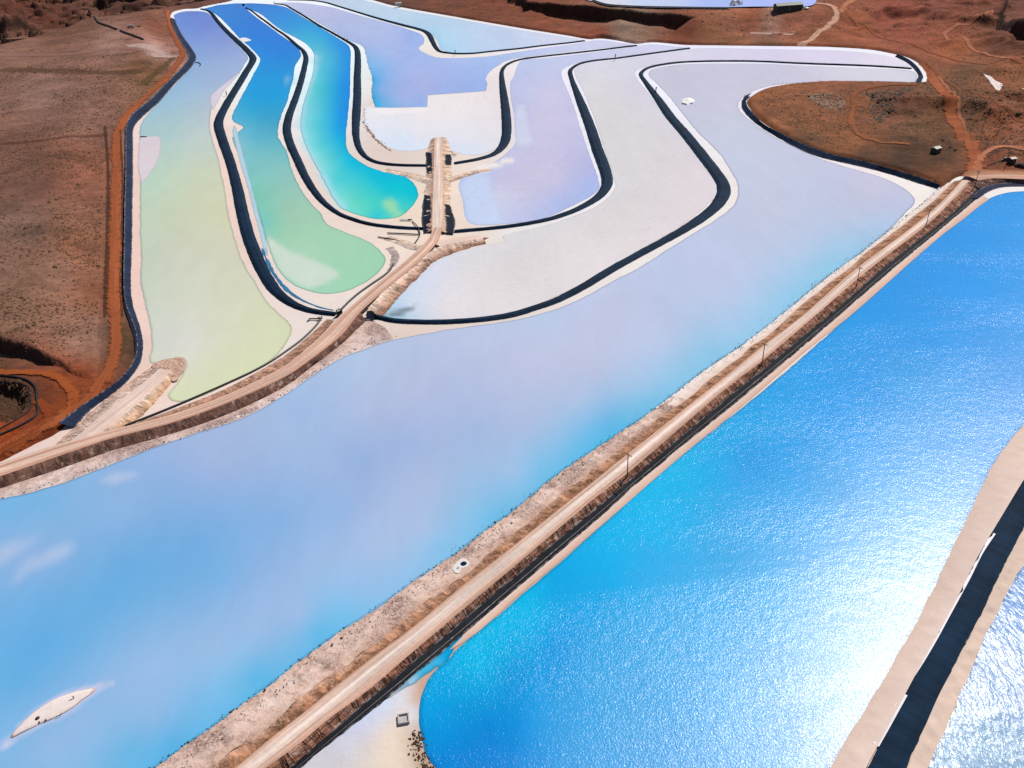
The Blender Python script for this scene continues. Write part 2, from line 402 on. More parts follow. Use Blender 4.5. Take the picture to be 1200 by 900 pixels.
P_C = [(286,4.2),(286,7.5),(295,12),(302.5,15),(309,19),(319,27.5),(332.5,37),(345,43.5),(357.5,50.5),(367,61),(368,70),(366,87.5),(361,104),(355,123),(352,148),(356,166),(366,187),(379,211),(390,232),(400,244),(420,252),(443,256.5),(467,254),(482,243),(490,227),(484,214),(470,205),(447.5,200.5),(427.5,193),(410,180),(406,171),(405.6,156),(408,131),(410,111),(410.6,75),(411,60),(407.5,52.5),(390,41),(370,29),(351,17.5),(337.5,9.5),(330,7),(320,5.3),(303,4.2)]
P_E = [(324,3.8),(336,7),(357.5,17.5),(382.5,32),(410,47.5),(425,54),(429,65),(431,75),(435,86),(436.5,97),(435.5,110),(439.6,125.6),(440,126),(440.4,126),(462.5,126),(500.4,125.1),(500.6,125),(500.6,124.8),(501,111.8),(501,111.5),(501.3,111.4),(569.6,106.6),(570,106.5),(570,106.3),(571,97),(569,92),(576,82),(585,76),(592.5,71.5),(610,67.5),(635,64.5),(672.5,60),(710,56),(741,53.2),(725,50),(704,47),(690,48.2),(680,50.3),(635,56.5),(597.5,62.2),(572.5,66),(535,68),(514,67.5),(499,62.5),(490.6,57),(497,50),(494,40.5),(479,34.5),(460,28.5),(445,24.5),(415,16),(389,8.5),(370,5.5),(345,3)]
P_W = [(428,126),(440,126.3),(462.5,126.3),(500.8,125.3),(501.0,125.1),(501.2,112.2),(501.4,112),(570,107),(574,100),(583,95),(586,113),(587,140),(588,160),(583,172),(573,178),(557,181.7),(540,180),(528,175),(522,163),(507,165),(502,173),(483,176.7),(465,176),(450,170),(437.5,160),(429,149),(427,135)]
P_F = [(614,70),(607.5,75),(604,82.5),(602.5,89),(599,94),(597.5,102.5),(599,117.5),(602.5,135),(603,151),(604,167),(593,180),(580,189),(560,200),(543,207),(538,217),(542,233),(547,257),(557,263),(583,263),(633,257),(677,238),(697,227),(703,217),(693,187),(680,149),(672.5,124),(660,94),(658,84),(662.5,79),(672,75),(682,72.3),(710,68),(760,62.3),(800,57.4),(806,56),(785,53.6),(764,52),(752,52.8),(740,55),(710,59.3),(672,64.2),(635,68.3)]
P_G = [(342,-.6),(364,-.4),(382,2),(392,5),(420,13.7),(445,21),(470,28),(496,34.5),(506,40),(513,49),(516,57),(522,60),(534,62),(554,61.7),(572.5,59.7),(610,56),(635,52.7),(665,49.8),(682,47.6),(666,44),(610,35.2),(535,22.2),(497,15.6),(460,8.8),(427,.2),(400,-4),(370,-6),(345,-5)]
P_I = [(808,57.8),(823,56.2),(900,57.5),(967,58.6),(1017,62),(1047,67.5),(1066,77.5),(1020,75.8),(940,72.8),(890,70.3),(820,70.3),(796,71.7),(771,75.2),(752,79.5),(744,86),(765,115.5),(795,153),(822,187),(841,215),(842,226),(830,239),(800,263.5),(750,293),(685,331),(620,360),(560,372),(500,375.3),(463,374),(448,371),(472,343.5),(492,323),(509,307),(532,297),(560,289),(590,283),(590,276),(640,264),(690,246),(713,231),(721,217),(717.5,206),(710,181),(702.5,156),(695,135),(684,108),(675,90),(673,82),(679,77),(692,73.4),(710,71.4),(760,65)]
P_J = [(-110,620),(0,585),(33,578),(83,563),(133,543),(187,522),(233,507),(283,490),(333,463),(367,440),(400,420),(433,407),(467,397),(533,385),(600,375.5),(652,362),(685,348),(717,330),(750,313),(782,292.6),(815,272),(843,254.7),(860,239.5),(865,224),(861,208),(843,180),(826,163),(815,152),(799,132),(784,113),(770,98),(760,87.5),(762,82.5),(771,79.5),(796,75.7),(820,74.7),(890,74.7),(940,77),(1020,80),(1067,83),(1075,93),(1072,95.3),(1000,95),(967,95.5),(933,97),(900,101),(876,110),(866,119),(866,128),(875,138),(900,156),(933,173.5),(967,188),(1000,198),(1033,208),(1060,221),(1072,233),(1069,242),(1059.5,251),(1047,265),(1030,280),(1007,298),(983,315),(960,332),(933,355),(900,382),(867,407),(833,429),(800,454),(767,480),(733,503),(680,538),(640,567),(603,598),(573,620),(533,650),(487,680),(443,713),(400,740),(367,763),(320,800),(283,827),(227,867),(180,901),(120,945),(40,1010),(-140,1010)]
P_K = [(545,985),(512,902),(500,887),(492,853),(492,827),(500,800),(513,783),(519,779),(526,772),(533,763),(600,707),(667,650),(720,602),(739.5,583),(764,562),(800,532),(867,480),(933,425),(1000,366),(1073,301),(1087,288),(1107,272),(1130,255),(1147,241),(1163,231),(1182,225.5),(1200,224),(1300,222),(1420,250),(1380,330),(1280,410),(1200,497),(1166.7,540),(1136.7,600),(1106.7,663),(1080,717),(1033,800),(1000,853),(971.7,900),(920,985)]
P_M = [(1330,470),(1200,660),(1166.7,720),(1133,797),(1110,850),(1088,900),(1050,985),(1420,985),(1440,520)]
P_CH = [(541,744),(527,756.5),(495,781),(461,810.5),(452,819),(466,812),(473,807),(486,799.5),(496,792.5),(511,781.5),(519,779),(526,772),(534,757)]
# colour surveys of each basin: ((pixel), (sRGB))
C_A = [((215,18),(95,125,225)),((235,20),(95,110,215)),((225,35),(105,130,222)),((255,35),(115,130,220)),((262,50),(135,150,222)),((240,55),(140,160,222)),((285,65),(160,170,220)),((270,80),(155,172,222)),((235,80),(150,178,222)),((225,100),(150,185,215)),((200,120),(150,190,215)),((255,100),(165,180,215)),((240,130),(175,195,210)),((180,150),(160,200,210)),((200,160),(165,200,205)),((235,160),(185,205,205)),((180,215),(170,205,190)),((215,200),(190,210,190)),((250,200),(195,205,180)),((200,250),(190,205,180)),((260,250),(200,205,175)),((185,300),(190,205,170)),((230,300),(200,206,172)),((275,300),(198,205,170)),((200,350),(195,210,170)),((260,350),(205,212,170)),((310,370),(205,215,165)),((330,390),(205,218,165)),((200,400),(200,208,185)),((225,405),(215,215,200)),((250,420),(205,215,165)),((210,460),(205,218,160)),((280,430),(205,216,162))]
C_B = [((240,11),(0,115,215)),((260,10),(0,110,215)),((290,25),(0,105,215)),((270,20),(0,115,220)),((300,45),(0,110,220)),((330,60),(0,112,218)),((300,90),(0,140,215)),((330,85),(0,135,215)),((300,110),(0,140,212)),((325,115),(0,145,215)),((290,130),(40,155,205)),((310,140),(60,160,200)),((330,145),(60,160,195)),((300,165),(90,180,200)),((282,170),(130,190,205)),((320,185),(120,190,190)),((300,200),(125,192,190)),((335,215),(145,195,185)),((305,230),(125,195,175)),((340,250),(155,195,170)),((310,262),(115,195,185)),((325,280),(150,200,170)),((370,270),(160,205,175)),((410,285),(160,205,175)),((400,310),(155,205,175)),((440,300),(155,205,175)),((430,325),(155,205,175)),((320,295),(165,210,190)),((345,310),(170,208,185)),((390,335),(155,205,175)),((330,315),(165,212,195))]
C_C = [((288,6),(0,112,216)),((305,12),(0,120,220)),((330,12),(0,125,222)),((345,22),(0,140,222)),((335,30),(0,140,222)),((370,40),(30,165,220)),((360,55),(60,185,215)),((395,52),(0,140,225)),((405,75),(0,140,222)),((385,65),(60,180,212)),((375,85),(70,190,210)),((400,100),(0,135,222)),((372,105),(70,195,205)),((385,105),(40,175,210)),((358,130),(130,205,220)),((370,150),(75,195,205)),((380,130),(60,185,210)),((400,130),(0,135,222)),((398,150),(0,145,220)),((400,165),(0,165,215)),((375,170),(75,195,205)),((359,160),(140,210,222)),((390,190),(80,195,200)),((410,190),(0,180,215)),((395,210),(70,195,205)),((372,193),(150,215,222)),((420,205),(50,190,205)),((440,210),(0,180,210)),((470,215),(0,185,205)),((415,235),(90,200,185)),((440,230),(60,195,195)),((455,225),(0,185,200)),((480,230),(0,185,205)),((455,243),(70,198,190)),((465,250),(80,200,185)),((430,245),(90,205,185)),((480,243),(60,195,190)),((400,238),(130,212,212)),((440,254),(30,185,205)),((368,85),(120,205,225)),((366,65),(110,195,222))]
C_E = [((345,6),(190,195,228)),((380,15),(185,190,225)),((400,25),(175,185,222)),((430,35),(175,190,228)),((420,48),(170,180,225)),((470,45),(165,180,228)),((460,60),(165,180,225)),((440,75),(130,180,228)),((438,95),(30,160,220)),((437,115),(20,155,215)),((443,123),(60,170,222)),((446,105),(140,175,225)),((470,85),(155,175,225)),((500,70),(160,180,228)),((540,75),(165,185,230)),((470,115),(160,178,225)),((540,100),(150,172,225)),((495,120),(150,175,228)),((500,100),(165,175,222)),((565,95),(150,175,228)),((580,70),(165,190,232)),((620,62),(185,195,230)),((680,56),(200,205,232)),((720,52),(205,205,232)),((480,45),(150,175,230))]
C_W = [((440,140),(222,222,230)),((480,130),(225,222,226)),((470,165),(205,218,235)),((500,150),(222,218,225)),((540,130),(225,220,224)),((580,120),(222,215,218)),((560,160),(220,218,226)),((545,175),(208,218,235)),((520,140),(224,220,224))]
C_F = [((620,80),(185,195,228)),((660,75),(190,198,230)),((610,100),(185,192,225)),((640,110),(198,195,222)),((610,130),(185,188,222)),((640,140),(200,195,220)),((665,130),(190,190,222)),((615,160),(190,192,220)),((650,170),(192,190,220)),((690,200),(175,180,222)),((650,210),(198,192,218)),((590,210),(192,190,220)),((560,215),(180,192,228)),((550,230),(185,200,232)),((560,255),(185,205,235)),((600,250),(190,195,225)),((650,240),(170,182,225)),((690,215),(165,182,228)),((610,230),(198,196,222)),((580,230),(200,202,225)),((700,65),(200,202,230)),((750,57),(205,205,232)),((790,56),(205,205,232))]
C_G = [((300,2),(195,205,228)),((350,-2),(195,205,228)),((420,5),(190,208,228)),((480,25),(185,210,232)),((520,45),(180,212,235)),((510,50),(140,200,232)),((560,45),(185,205,232)),((600,45),(190,205,232)),((650,48),(205,210,232))]
C_I = [((680,85),(205,206,215)),((700,100),(205,205,208)),((740,100),(200,198,210)),((730,140),(204,203,205)),((760,180),(205,203,205)),((740,220),(206,204,206)),((820,210),(210,203,208)),((700,260),(208,205,207)),((620,290),(208,206,208)),((550,310),(208,207,210)),((500,330),(200,208,225)),((480,355),(195,210,225)),((466,369),(150,190,215)),((520,360),(215,212,215)),((620,340),(212,208,210)),((700,300),(212,208,210)),((600,320),(208,205,206)),((780,75),(205,205,220)),((740,80),(205,207,220)),((900,63),(202,198,222)),((1000,67),(205,200,220)),((1050,74),(215,210,225))]
C_J = [((770,82),(205,205,222)),((820,90),(200,195,215)),((900,85),(200,196,216)),((980,82),(225,222,230)),((1050,88),(222,218,225)),((950,92),(200,195,215)),((850,120),(200,200,215)),((800,125),(195,195,215)),((850,160),(195,205,222)),((880,200),(190,200,225)),((930,210),(185,195,222)),((980,210),(180,190,222)),((1020,220),(190,185,210)),((1050,235),(185,185,215)),((1000,250),(185,190,215)),((1030,265),(150,190,225)),((900,250),(190,195,218)),((940,290),(180,195,225)),((990,290),(140,195,228)),((970,310),(100,190,225)),((1000,297),(110,190,225)),((880,300),(180,190,220)),((850,340),(180,188,220)),((900,350),(140,190,225)),((920,350),(95,185,225)),((850,390),(140,190,228)),((830,410),(90,185,225)),((860,270),(175,190,222)),((780,310),(170,190,225)),((750,350),(175,188,220)),((700,380),(178,186,218)),((780,400),(175,190,222)),((800,430),(120,190,228)),((750,450),(150,190,228)),((760,470),(80,180,226)),((700,430),(178,186,216)),((680,470),(160,185,222)),((700,500),(85,175,225)),((720,490),(80,175,225)),((680,520),(80,175,222)),((650,500),(150,185,222)),((620,420),(178,184,216)),((620,500),(165,182,218)),((560,440),(170,182,216)),((500,420),(172,185,218)),((580,400),(172,190,222)),((640,370),(165,195,228)),((560,500),(150,175,218)),((480,460),(172,180,214)),((420,430),(165,190,222)),((430,480),(168,180,215)),((600,550),(160,185,222)),((630,545),(110,185,228)),((640,560),(90,180,225)),((560,600),(120,185,225)),((580,605),(80,175,222)),((500,560),(165,180,215)),((480,520),(140,168,215)),((420,540),(130,165,215)),((440,600),(155,178,218)),((500,620),(165,185,220)),((510,640),(120,185,228)),((450,640),(165,185,222)),((400,600),(130,170,220)),((380,550),(150,175,215)),((330,500),(155,180,218)),((350,480),(140,175,220)),((300,520),(150,172,212)),((250,540),(155,172,212)),((270,600),(115,165,218)),((330,610),(110,162,215)),((200,560),(130,165,215)),((200,580),(120,165,215)),((150,600),(130,170,218)),((230,640),(95,160,218)),((180,630),(100,162,216)),((260,680),(100,165,220)),((330,660),(135,172,220)),((380,660),(150,180,220)),((420,690),(140,180,225)),((400,715),(100,185,230)),((350,720),(160,182,222)),((370,740),(60,170,222)),((300,740),(150,180,222)),((300,790),(60,170,222)),((280,770),(130,185,228)),((250,760),(150,180,220)),((200,700),(100,165,218)),((150,660),(85,158,215)),((130,700),(80,160,215)),((60,640),(130,172,218)),((20,650),(140,170,218)),((30,610),(120,172,220)),((100,590),(125,172,220)),((10,600),(90,170,222)),((60,590),(100,170,218)),((40,700),(95,165,220)),((60,760),(75,160,218)),((20,800),(75,162,218)),((100,760),(95,165,218)),((130,800),(135,178,222)),((180,780),(145,180,222)),((180,840),(140,178,222)),((230,820),(110,180,228)),((200,870),(60,165,222)),((150,880),(80,175,225)),((100,850),(140,178,222)),((60,880),(140,178,222)),((20,880),(120,175,222))]
C_K = [((1180,240),(0,130,220)),((1120,280),(0,125,215)),((1060,330),(0,125,215)),((1000,400),(0,130,215)),((1150,330),(0,130,220)),((950,440),(0,130,212)),((900,500),(0,140,215)),((850,510),(0,145,215)),((880,540),(0,130,210)),((800,560),(0,160,220)),((1000,500),(0,130,215)),((1080,430),(0,130,215)),((760,590),(0,160,220)),((800,600),(0,155,220)),((700,640),(0,155,220)),((720,690),(0,150,220)),((650,680),(0,145,215)),((620,720),(0,165,222)),((580,760),(0,160,218)),((560,780),(0,165,222)),((600,790),(0,130,205)),((540,830),(0,130,205)),((570,850),(0,115,200)),((520,860),(0,125,205)),((520,890),(0,110,195)),((650,760),(0,130,210)),((600,860),(0,120,205)),((640,830),(30,140,215)),((700,800),(50,148,215)),((800,750),(50,150,215)),((900,700),(55,155,220)),((850,620),(10,148,220)),((950,600),(30,145,220)),((1000,700),(140,168,222)),((900,850),(115,160,222)),((1080,600),(120,160,222)),((960,820),(150,170,222))]  # palest lower-right points paint the sun's glare into the brine colour
C_M = [((1180,800),(95,155,195)),((1150,880),(125,165,180)),((1200,700),(80,140,200))]
C_CH = [((530,762),(0,160,220)),((500,783),(60,175,220)),((475,803),(150,195,220)),((458,815),(200,205,215))]
C_SALT = [((158,250),(222,190,180)),((158,330),(225,190,182)),((170,370),(225,195,188)),((185,430),(215,185,175)),((230,480),(225,205,198)),((330,405),(222,208,205)),((380,400),(222,205,200)),((360,355),(220,205,200)),((420,350),(225,210,205)),((280,150),(225,205,195)),((330,180),(225,205,200)),((300,260),(220,195,188)),((440,175),(210,192,186)),((430,120),(215,200,195)),((490,190),(210,195,190)),((590,180),(215,205,205)),((583,140),(215,200,198)),((440,262),(220,200,190)),((470,290),(225,205,195)),((500,255),(225,205,190)),((535,220),(228,208,195)),((545,270),(225,205,195)),((600,270),(220,215,215)),((510,62),(222,212,208)),((640,100),(222,214,222)),((700,200),(220,214,220)),((800,150),(222,218,222)),((860,230),(222,212,205)),((700,345),(218,205,198)),((480,385),(210,190,182)),((420,400),(205,182,172)),((900,160),(220,205,205)),((1000,200),(222,208,205)),((1080,225),(228,215,208)),((1080,260),(225,215,210)),((960,100),(222,215,222)),((1075,90),(225,220,222)),((900,64),(215,210,228)),((100,556),(215,195,190)),((0,578),(215,192,188)),((425,868),(196,190,196)),((400,890),(196,190,198)),((470,812),(206,206,220)),((440,838),(194,200,226)),((425,852),(196,200,224)),((412,872),(200,198,212)),((455,830),(196,202,224)),((480,806),(206,196,198)),((450,862),(222,202,188)),((440,890),(220,204,192)),((462,880),(224,206,192)),((466,845),(218,198,184)),((486,835),(206,214,228)),((494,808),(186,146,128)),((486,822),(198,164,146)),((503,790),(190,152,134)),((486,860),(196,168,152)),((490,890),(176,150,136)),((480,898),(212,190,174)),((1160,580),(205,180,170)),((1050,760),(205,180,168)),((1000,880),(205,178,162)),((1180,680),(205,182,165)),((1090,880),(208,182,165)),((231,40),(230,225,235)),((300,30),(225,225,235)),((226,72),(228,215,215)),((190,110),(225,205,205))]
C_LAND = [((20,60),(110,75,62)),((60,120),(112,82,75)),((100,150),(105,70,60)),((40,220),(82,50,40)),((90,215),(98,50,34)),((30,280),(85,62,55)),((60,330),(105,72,58)),((100,300),(110,62,38)),((20,380),(110,78,60)),((100,400),(120,85,72)),((152,400),(75,55,38)),((90,456),(128,62,33)),((60,500),(126,56,25)),((10,520),(138,60,26)),((80,480),(128,60,28)),((20,470),(58,42,34)),((50,475),(110,58,36)),((150,60),(130,82,68)),((180,60),(175,135,125)),((140,58),(160,125,112)),((165,66),(140,95,80)),((170,85),(110,75,40)),((185,40),(125,72,48)),((100,35),(110,75,58)),((60,20),(92,50,36)),((20,20),(98,50,34)),((150,5),(80,48,38)),((225,8),(105,70,58)),((250,2),(110,70,60)),((112,200),(115,60,38)),((118,350),(110,60,36)),((0,330),(100,72,60)),  # land tones as they appear, with relief shade kept in the colour
 ((450,2),(90,60,50)),((520,12),(105,62,45)),((560,20),(110,62,42)),((600,28),(115,65,45)),((640,36),(120,65,42)),((730,30),(105,78,55)),((730,38),(140,118,104)),((700,46),(125,60,38)),((800,48),(120,62,38)),((850,50),(100,62,38)),((900,52),(85,55,35)),((960,54),(115,62,38)),((880,30),(120,62,40)),((860,25),(130,80,60)),((920,40),(120,62,40)),((905,38),(150,115,105)),((1000,35),(118,62,38)),((1060,30),(125,62,48)),((1050,15),(120,60,45)),((1100,40),(120,62,42)),((1100,15),(105,55,45)),((1180,30),(90,52,42)),((1180,55),(90,50,38)),((1120,65),(130,70,42)),((1180,85),(115,68,42)),((1130,85),(85,58,38)),((1150,110),(95,60,38)),((1190,130),(110,65,42)),((1130,140),(85,58,40)),((1170,150),(125,70,45)),((1180,170),(110,65,45)),((1160,190),(120,65,42)),
 ((890,115),(115,68,40)),((920,140),(110,68,42)),((960,150),(120,72,45)),((1000,110),(110,65,45)),((1020,130),(105,65,42)),((1050,120),(95,58,45)),((1085,115),(90,58,38)),((1080,150),(85,60,40)),((1000,170),(115,68,40)),((1010,185),(72,50,35)),((1060,190),(70,48,34)),((1090,195),(75,52,36)),((950,165),(80,55,38)),((1110,185),(75,52,35)),((1090,212),(125,72,42)),((1125,190),(130,80,55)),((600,-60),(110,62,45)),((100,-60),(105,62,48)),((1100,-60),(112,60,45))]

def shift(C, d=(0, 0, 0), to=None, k=0.0, when=lambda x, y: True):
    for i, ((x, y), c) in enumerate(C):
        if when(x, y):
            c = np.array(c, float)+d
            if to is not None: c = c*(1-k)+np.array(to)*k
            C[i] = ((x, y), tuple(np.clip(c, 0, 242)))
shift(C_A, (0, 0, 6), when=lambda x, y: y > 150); shift(C_A, (8, 2, -8), when=lambda x, y: 120 < y < 260); shift(C_A, (1, -5, 8), when=lambda x, y: y > 290); shift(C_B, (0, 13, 5), when=lambda x, y: y < 140); shift(C_A, (2, 8, 0), when=lambda x, y: y < 90); shift(C_C, (0, 6, 4))
shift(C_I, (6, 4, 5)); shift(C_K, (0, 17, 9)); shift(C_SALT, (3, 6, 11), when=lambda x, y: x > 600 and y < 400); shift(C_SALT, (4, 6, 4)); shift(C_J, (-2, -1, -2), (198, 203, 224), .14); shift(C_J, (3, 1, 0), (200, 201, 222), .16, when=lambda x, y: x > 560 and y < 480); shift(C_J, (0, 0, 0), (176, 196, 224), .15, when=lambda x, y: (x > 800 and 280 < y < 470))
shift(C_LAND, (26, 20, 16), (128, 100, 88), .3, when=lambda x, y: x < 125 and 45 < y < 420); shift(C_LAND, (24, 16, 11), when=lambda x, y: x > 800 and y < 180); shift(C_LAND, (8, 4, 3), when=lambda x, y: 400 < x < 800)
C_SALT += [((278,52),(218,236,250)), ((301,80),(218,238,250)), ((296,92),(222,240,248)), ((409,62),(222,238,250)), ((411,120),(218,232,246)), ((352,58),(232,238,244)), ((365,95),(214,236,246)), ((250,18),(225,238,250))]
C_M = [((1180,800),(135,165,205)), ((1150,880),(138,172,202)), ((1200,700),(110,150,205))]

# ------------------------------------------------------------------ terrain heights
cx_poly = W(COMPLEX); cx_poly = catmull(cx_poly, True, near_step(1.5))
ISLAND = W([(880,112),(900,104),(1077,98),(1120,150),(1128,203),(1101,219),(985,185),(910,155)])
P1_FRONT = W([(-160,360),(0,402),(33,410),(60,418),(87,427),(106,433)], 6)
P1_RIGHT = W([(106,433),(110,415),(107,385),(112,340),(114,300),(116,250),(119,190),(126,158),(150,122),(180,93),(200,72),(196,50),(190,30),(205,8)], 6)
P1_POLY = np.concatenate([P1_FRONT, P1_RIGHT[1:], W([(205,8),(60,28),(-300,60)], 6)])
P2_FRONT = W([(540,-25),(600,-8),(612,2),(640,4),(662,6),(680,7),(700,9.5),(735,12),(760,14),(788,17),(806,19),(815,20)], 13)
P2_SIDE = W([(815,20),(828,16),(850,12.5),(890,11.5),(950,11),(972,4),(985,-10),(1000,-60)], 13)
P2_POLY = np.concatenate([P2_FRONT, P2_SIDE[1:], W([(560,-60)], 13)])
P3_FRONT = W([(1176,18),(1186,24),(1200,31),(1230,38)], 16)
P3_POLY = np.concatenate([P3_FRONT, W([(1400,30),(1400,-30),(1180,-10)], 16)])
PIT = W([(-30,445),(12,447),(30,452),(38,463),(36,480),(20,494),(-30,508)], 1)
CANYON = W([(-250,75),(0,56),(50,44),(80,36),(100,24),(130,21),(165,12),(215,2),(270,-6),(330,-40)], 4)
MOUND = W([(682,33),(690,27),(705,23),(735,20.5),(760,24),(780,34),(786,42),(740,44),(690,41)], 4)

def terrain_h(x, y):
    P = np.stack([x, y], 1)
    d = segdist(P, cx_poly, True); ins = inside(P, cx_poly)
    d = np.where(ins, -d, d)
    r = np.hypot(x, y)
    base = 2.0+.5*fbm(x/22, y/22, 3, 4)+1.1*fbm(x/90, y/90, 5, 3)*np.clip(d/60, 0, 1)
    # low hummocks and washes away from the ponds
    far = np.clip((d-25)/120, 0, 1)
    rid = 1-np.abs(fbm(x/120, y/85, 11, 5))
    far = np.clip((d-14)/70, 0, 1)*np.where((x > 250) & (y > 330), 1.5, 1)
    base = base+far*(9*(rid**3)-4)+far*1.2*fbm(x/14, y/14, 13, 3)
    # left terrace
    i1 = inside(P, P1_POLY); jx = 2.2*fbm(x/9, y/9, 21, 3)
    df = segdist(P, P1_FRONT); dr = segdist(P, P1_RIGHT)
    h1 = np.where(i1, np.minimum(sstep((df+jx+1.5)/5), .15+.85*sstep((dr+jx)/26)), np.where(df < 12, 0, 0))
    left = (x < 0) & (r < 1500) & i1
    base = np.where(left, 1.6+.4*fbm(x/22, y/22, 3, 4)+5.2*h1, base)
    # pit
    ip = inside(P, PIT); dp = segdist(P, PIT, True)
    base = base-np.where(ip, 4.5*sstep(dp/5), 0)
    # mesa behind the ponds
    i2 = inside(P, P2_POLY); d2 = segdist(P, P2_FRONT); jit = 13*fbm(x/46, y/46, 31, 4)
    dd = np.where(i2, d2, -d2)+jit
    front = sstep((dd+3)/6)
    ds = segdist(P, P2_SIDE)
    h2 = np.where(i2, np.where(d2 < ds, front, 1.0), np.where(d2 < ds, np.where(d2 < 24, front, 0), sstep(1-(ds+.3*jit)/50)))
    base = np.where((y > 500) & (h2 > 0), base*(1-h2)+(13+.6*fbm(x/20, y/20, 8, 3))*h2, base)
    # rounded mound at its foot
    im = inside(P, MOUND); dm = segdist(P, MOUND, True)
    base = base+np.where(im, 7*sstep(dm/38), 0)
    i3 = inside(P, P3_POLY); d3 = segdist(P, P3_FRONT); dd3 = np.where(i3, d3, -d3)+6*fbm(x/25, y/25, 41, 4)
    h3 = np.where(i3 | (d3 < 9), sstep((dd3+3)/7), 0); base = np.where(x > 200, base+14*h3, base)
    # canyon country upper left
    ic = inside(P, np.concatenate([CANYON, [[-200, 4000, 0], [-3500, 4000, 0], [-3500, 1500, 0]]]))
    dc = segdist(P, CANYON)
    a = np.where(ic, sstep(dc/22), 0)
    led = fbm(x/95, y/60, 51, 5); led = np.floor(led*6)/6*.85+led*.15
    base = base+a*(-11+38*led)
    farhill = np.clip((r-1500)/3000, 0, 1); base = base+farhill*(70*fbm(x/900, y/900, 61, 4)+5)
    k = sstep((d-.3)/4.5)
    return -0.8*(1-k)+base*k

# ------------------------------------------------------------------ ground sheet
def build_ground():
    az = np.radians(np.concatenate([np.arange(-180, -50, 4), np.arange(-50, -46, 1), np.arange(-46, 44, .115), np.arange(44, 50, 1), np.arange(50, 180, 4)]))
    rr = np.concatenate([[2, 15, 40, 70], np.arange(90, 240, 2.4), np.arange(240, 560, 1.9), np.arange(560, 1150, 2.3), np.arange(1150, 1700, 5), np.geomspace(1700, 30000, 50)])
    A, Rr = np.meshgrid(az, rr); x = (Rr*np.sin(A)).ravel(); y = (Rr*np.cos(A)).ravel()
    z = terrain_h(x, y)
    na = len(az); nr = len(rr)
    i, j = np.meshgrid(np.arange(nr-1), np.arange(na)); i = i.ravel(); j = j.ravel(); j2 = (j+1) % na
    F = np.stack([i*na+j, (i+1)*na+j, (i+1)*na+j2, i*na+j2], 1)[:, ::-1]
    V = np.stack([x, y, z], 1)
    V = np.concatenate([V, [[0, 0, -.8]]]); c = len(V)-1
    cols = idw(V, C_LAND, 3.0)
    # steep faces mixed towards a dark tone that stands in for cliff shadow
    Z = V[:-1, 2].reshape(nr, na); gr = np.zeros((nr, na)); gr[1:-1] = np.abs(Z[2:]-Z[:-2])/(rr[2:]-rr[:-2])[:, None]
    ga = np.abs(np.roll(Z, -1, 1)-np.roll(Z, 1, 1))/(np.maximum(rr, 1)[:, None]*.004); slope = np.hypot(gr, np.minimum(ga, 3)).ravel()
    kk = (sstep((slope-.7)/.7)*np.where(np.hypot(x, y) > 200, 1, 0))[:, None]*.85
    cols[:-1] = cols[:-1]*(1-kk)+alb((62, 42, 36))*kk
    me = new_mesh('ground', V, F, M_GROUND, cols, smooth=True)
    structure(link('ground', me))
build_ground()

# ------------------------------------------------------------------ sheets (ponds, salt)
def sheet(name, pts, z, mat, cps, px_grid=8.0, jit=.6, rim=.85, kind='structure', world=False, soft=0, grow=0, rimw=1.1):
    p = np.asarray(pts, float) if world else W(pts, z)
    p = catmull(p, True, near_step(1.0)); n2 = normals2(p, True)
    # sign of the outward normal
    area = .5*np.sum(p[:, 0]*np.roll(p[:, 1], -1)-np.roll(p[:, 0], -1)*p[:, 1])
    outw = -n2 if area > 0 else n2
    r = np.hypot(p[:, 0], p[:, 1])
    j = jit*(fbm(p[:, 0]/6, p[:, 1]/6, 77, 4)+.5*fbm(p[:, 0]/1.9, p[:, 1]/1.9, 78, 2))
    b = p[:, :2]+outw*(j+grow)[:, None]
    B3 = np.c_[b, np.full(len(b), z)]
    ring = b-outw*rimw
    lb = logpol(B3); mn, mx = lb.min(0), lb.max(0)
    g = px_grid*.00103*.8
    gx, gy = np.meshgrid(np.arange(mn[0], mx[0], g), np.arange(mn[1], mx[1], g*1.1)); gx = gx+((np.arange(gx.shape[0]) % 2)[:, None])*g*.5
    G = np.stack([gx.ravel(), gy.ravel()], 1); G = G[inside(G, lb)]
    G3 = unlogpol(G)
    if len(G3):
        keep = segdist(G3, b[::2], True) > 2.2; G3 = G3[keep]; G = G[keep]
    rk = inside(ring, b); rk &= segdist(ring, b, True) > rimw*.6; ring = ring[rk]
    lr = logpol(np.c_[ring, np.zeros(len(ring))]) if len(ring) else np.zeros((0, 2))
    pts2 = np.concatenate([lb, lr, G])
    n = len(lb)
    vo, eo, fo, ov, oe, of = delaunay_2d_cdt([Vector(q) for q in pts2.tolist()], [(i, (i+1) % n) for i in range(n)], [list(range(n))], 1, 1e-7)
    vo = np.array([tuple(v) for v in vo])
    V = np.c_[unlogpol(vo), np.full(len(vo), z)]
    F = np.array([f for f in fo if len(f) == 3])
    # face up
    a, b_, c = V[F[:, 0]], V[F[:, 1]], V[F[:, 2]]
    s = (b_[:, 0]-a[:, 0])*(c[:, 1]-a[:, 1])-(b_[:, 1]-a[:, 1])*(c[:, 0]-a[:, 0])
    F[s < 0] = F[s < 0][:, ::-1]
    cols = tint(V, rbf(V, cps, .02 if cps is C_J else .03 if cps is C_A else .0025)) if isinstance(cps, list) else np.tile(alb(cps), (len(V), 1))
    isb = np.array([any(o < n for o in q) if q else False for q in ov])
    cols[isb] *= rim
    if soft:
        dist = segdist(V, B3, True); al = np.clip(dist/soft, 0, 1)
        cols = np.c_[cols, al]
    me = new_mesh(name, V, F, mat, cols)
    o = link(name, me)
    if kind: structure(o, kind)
    return o

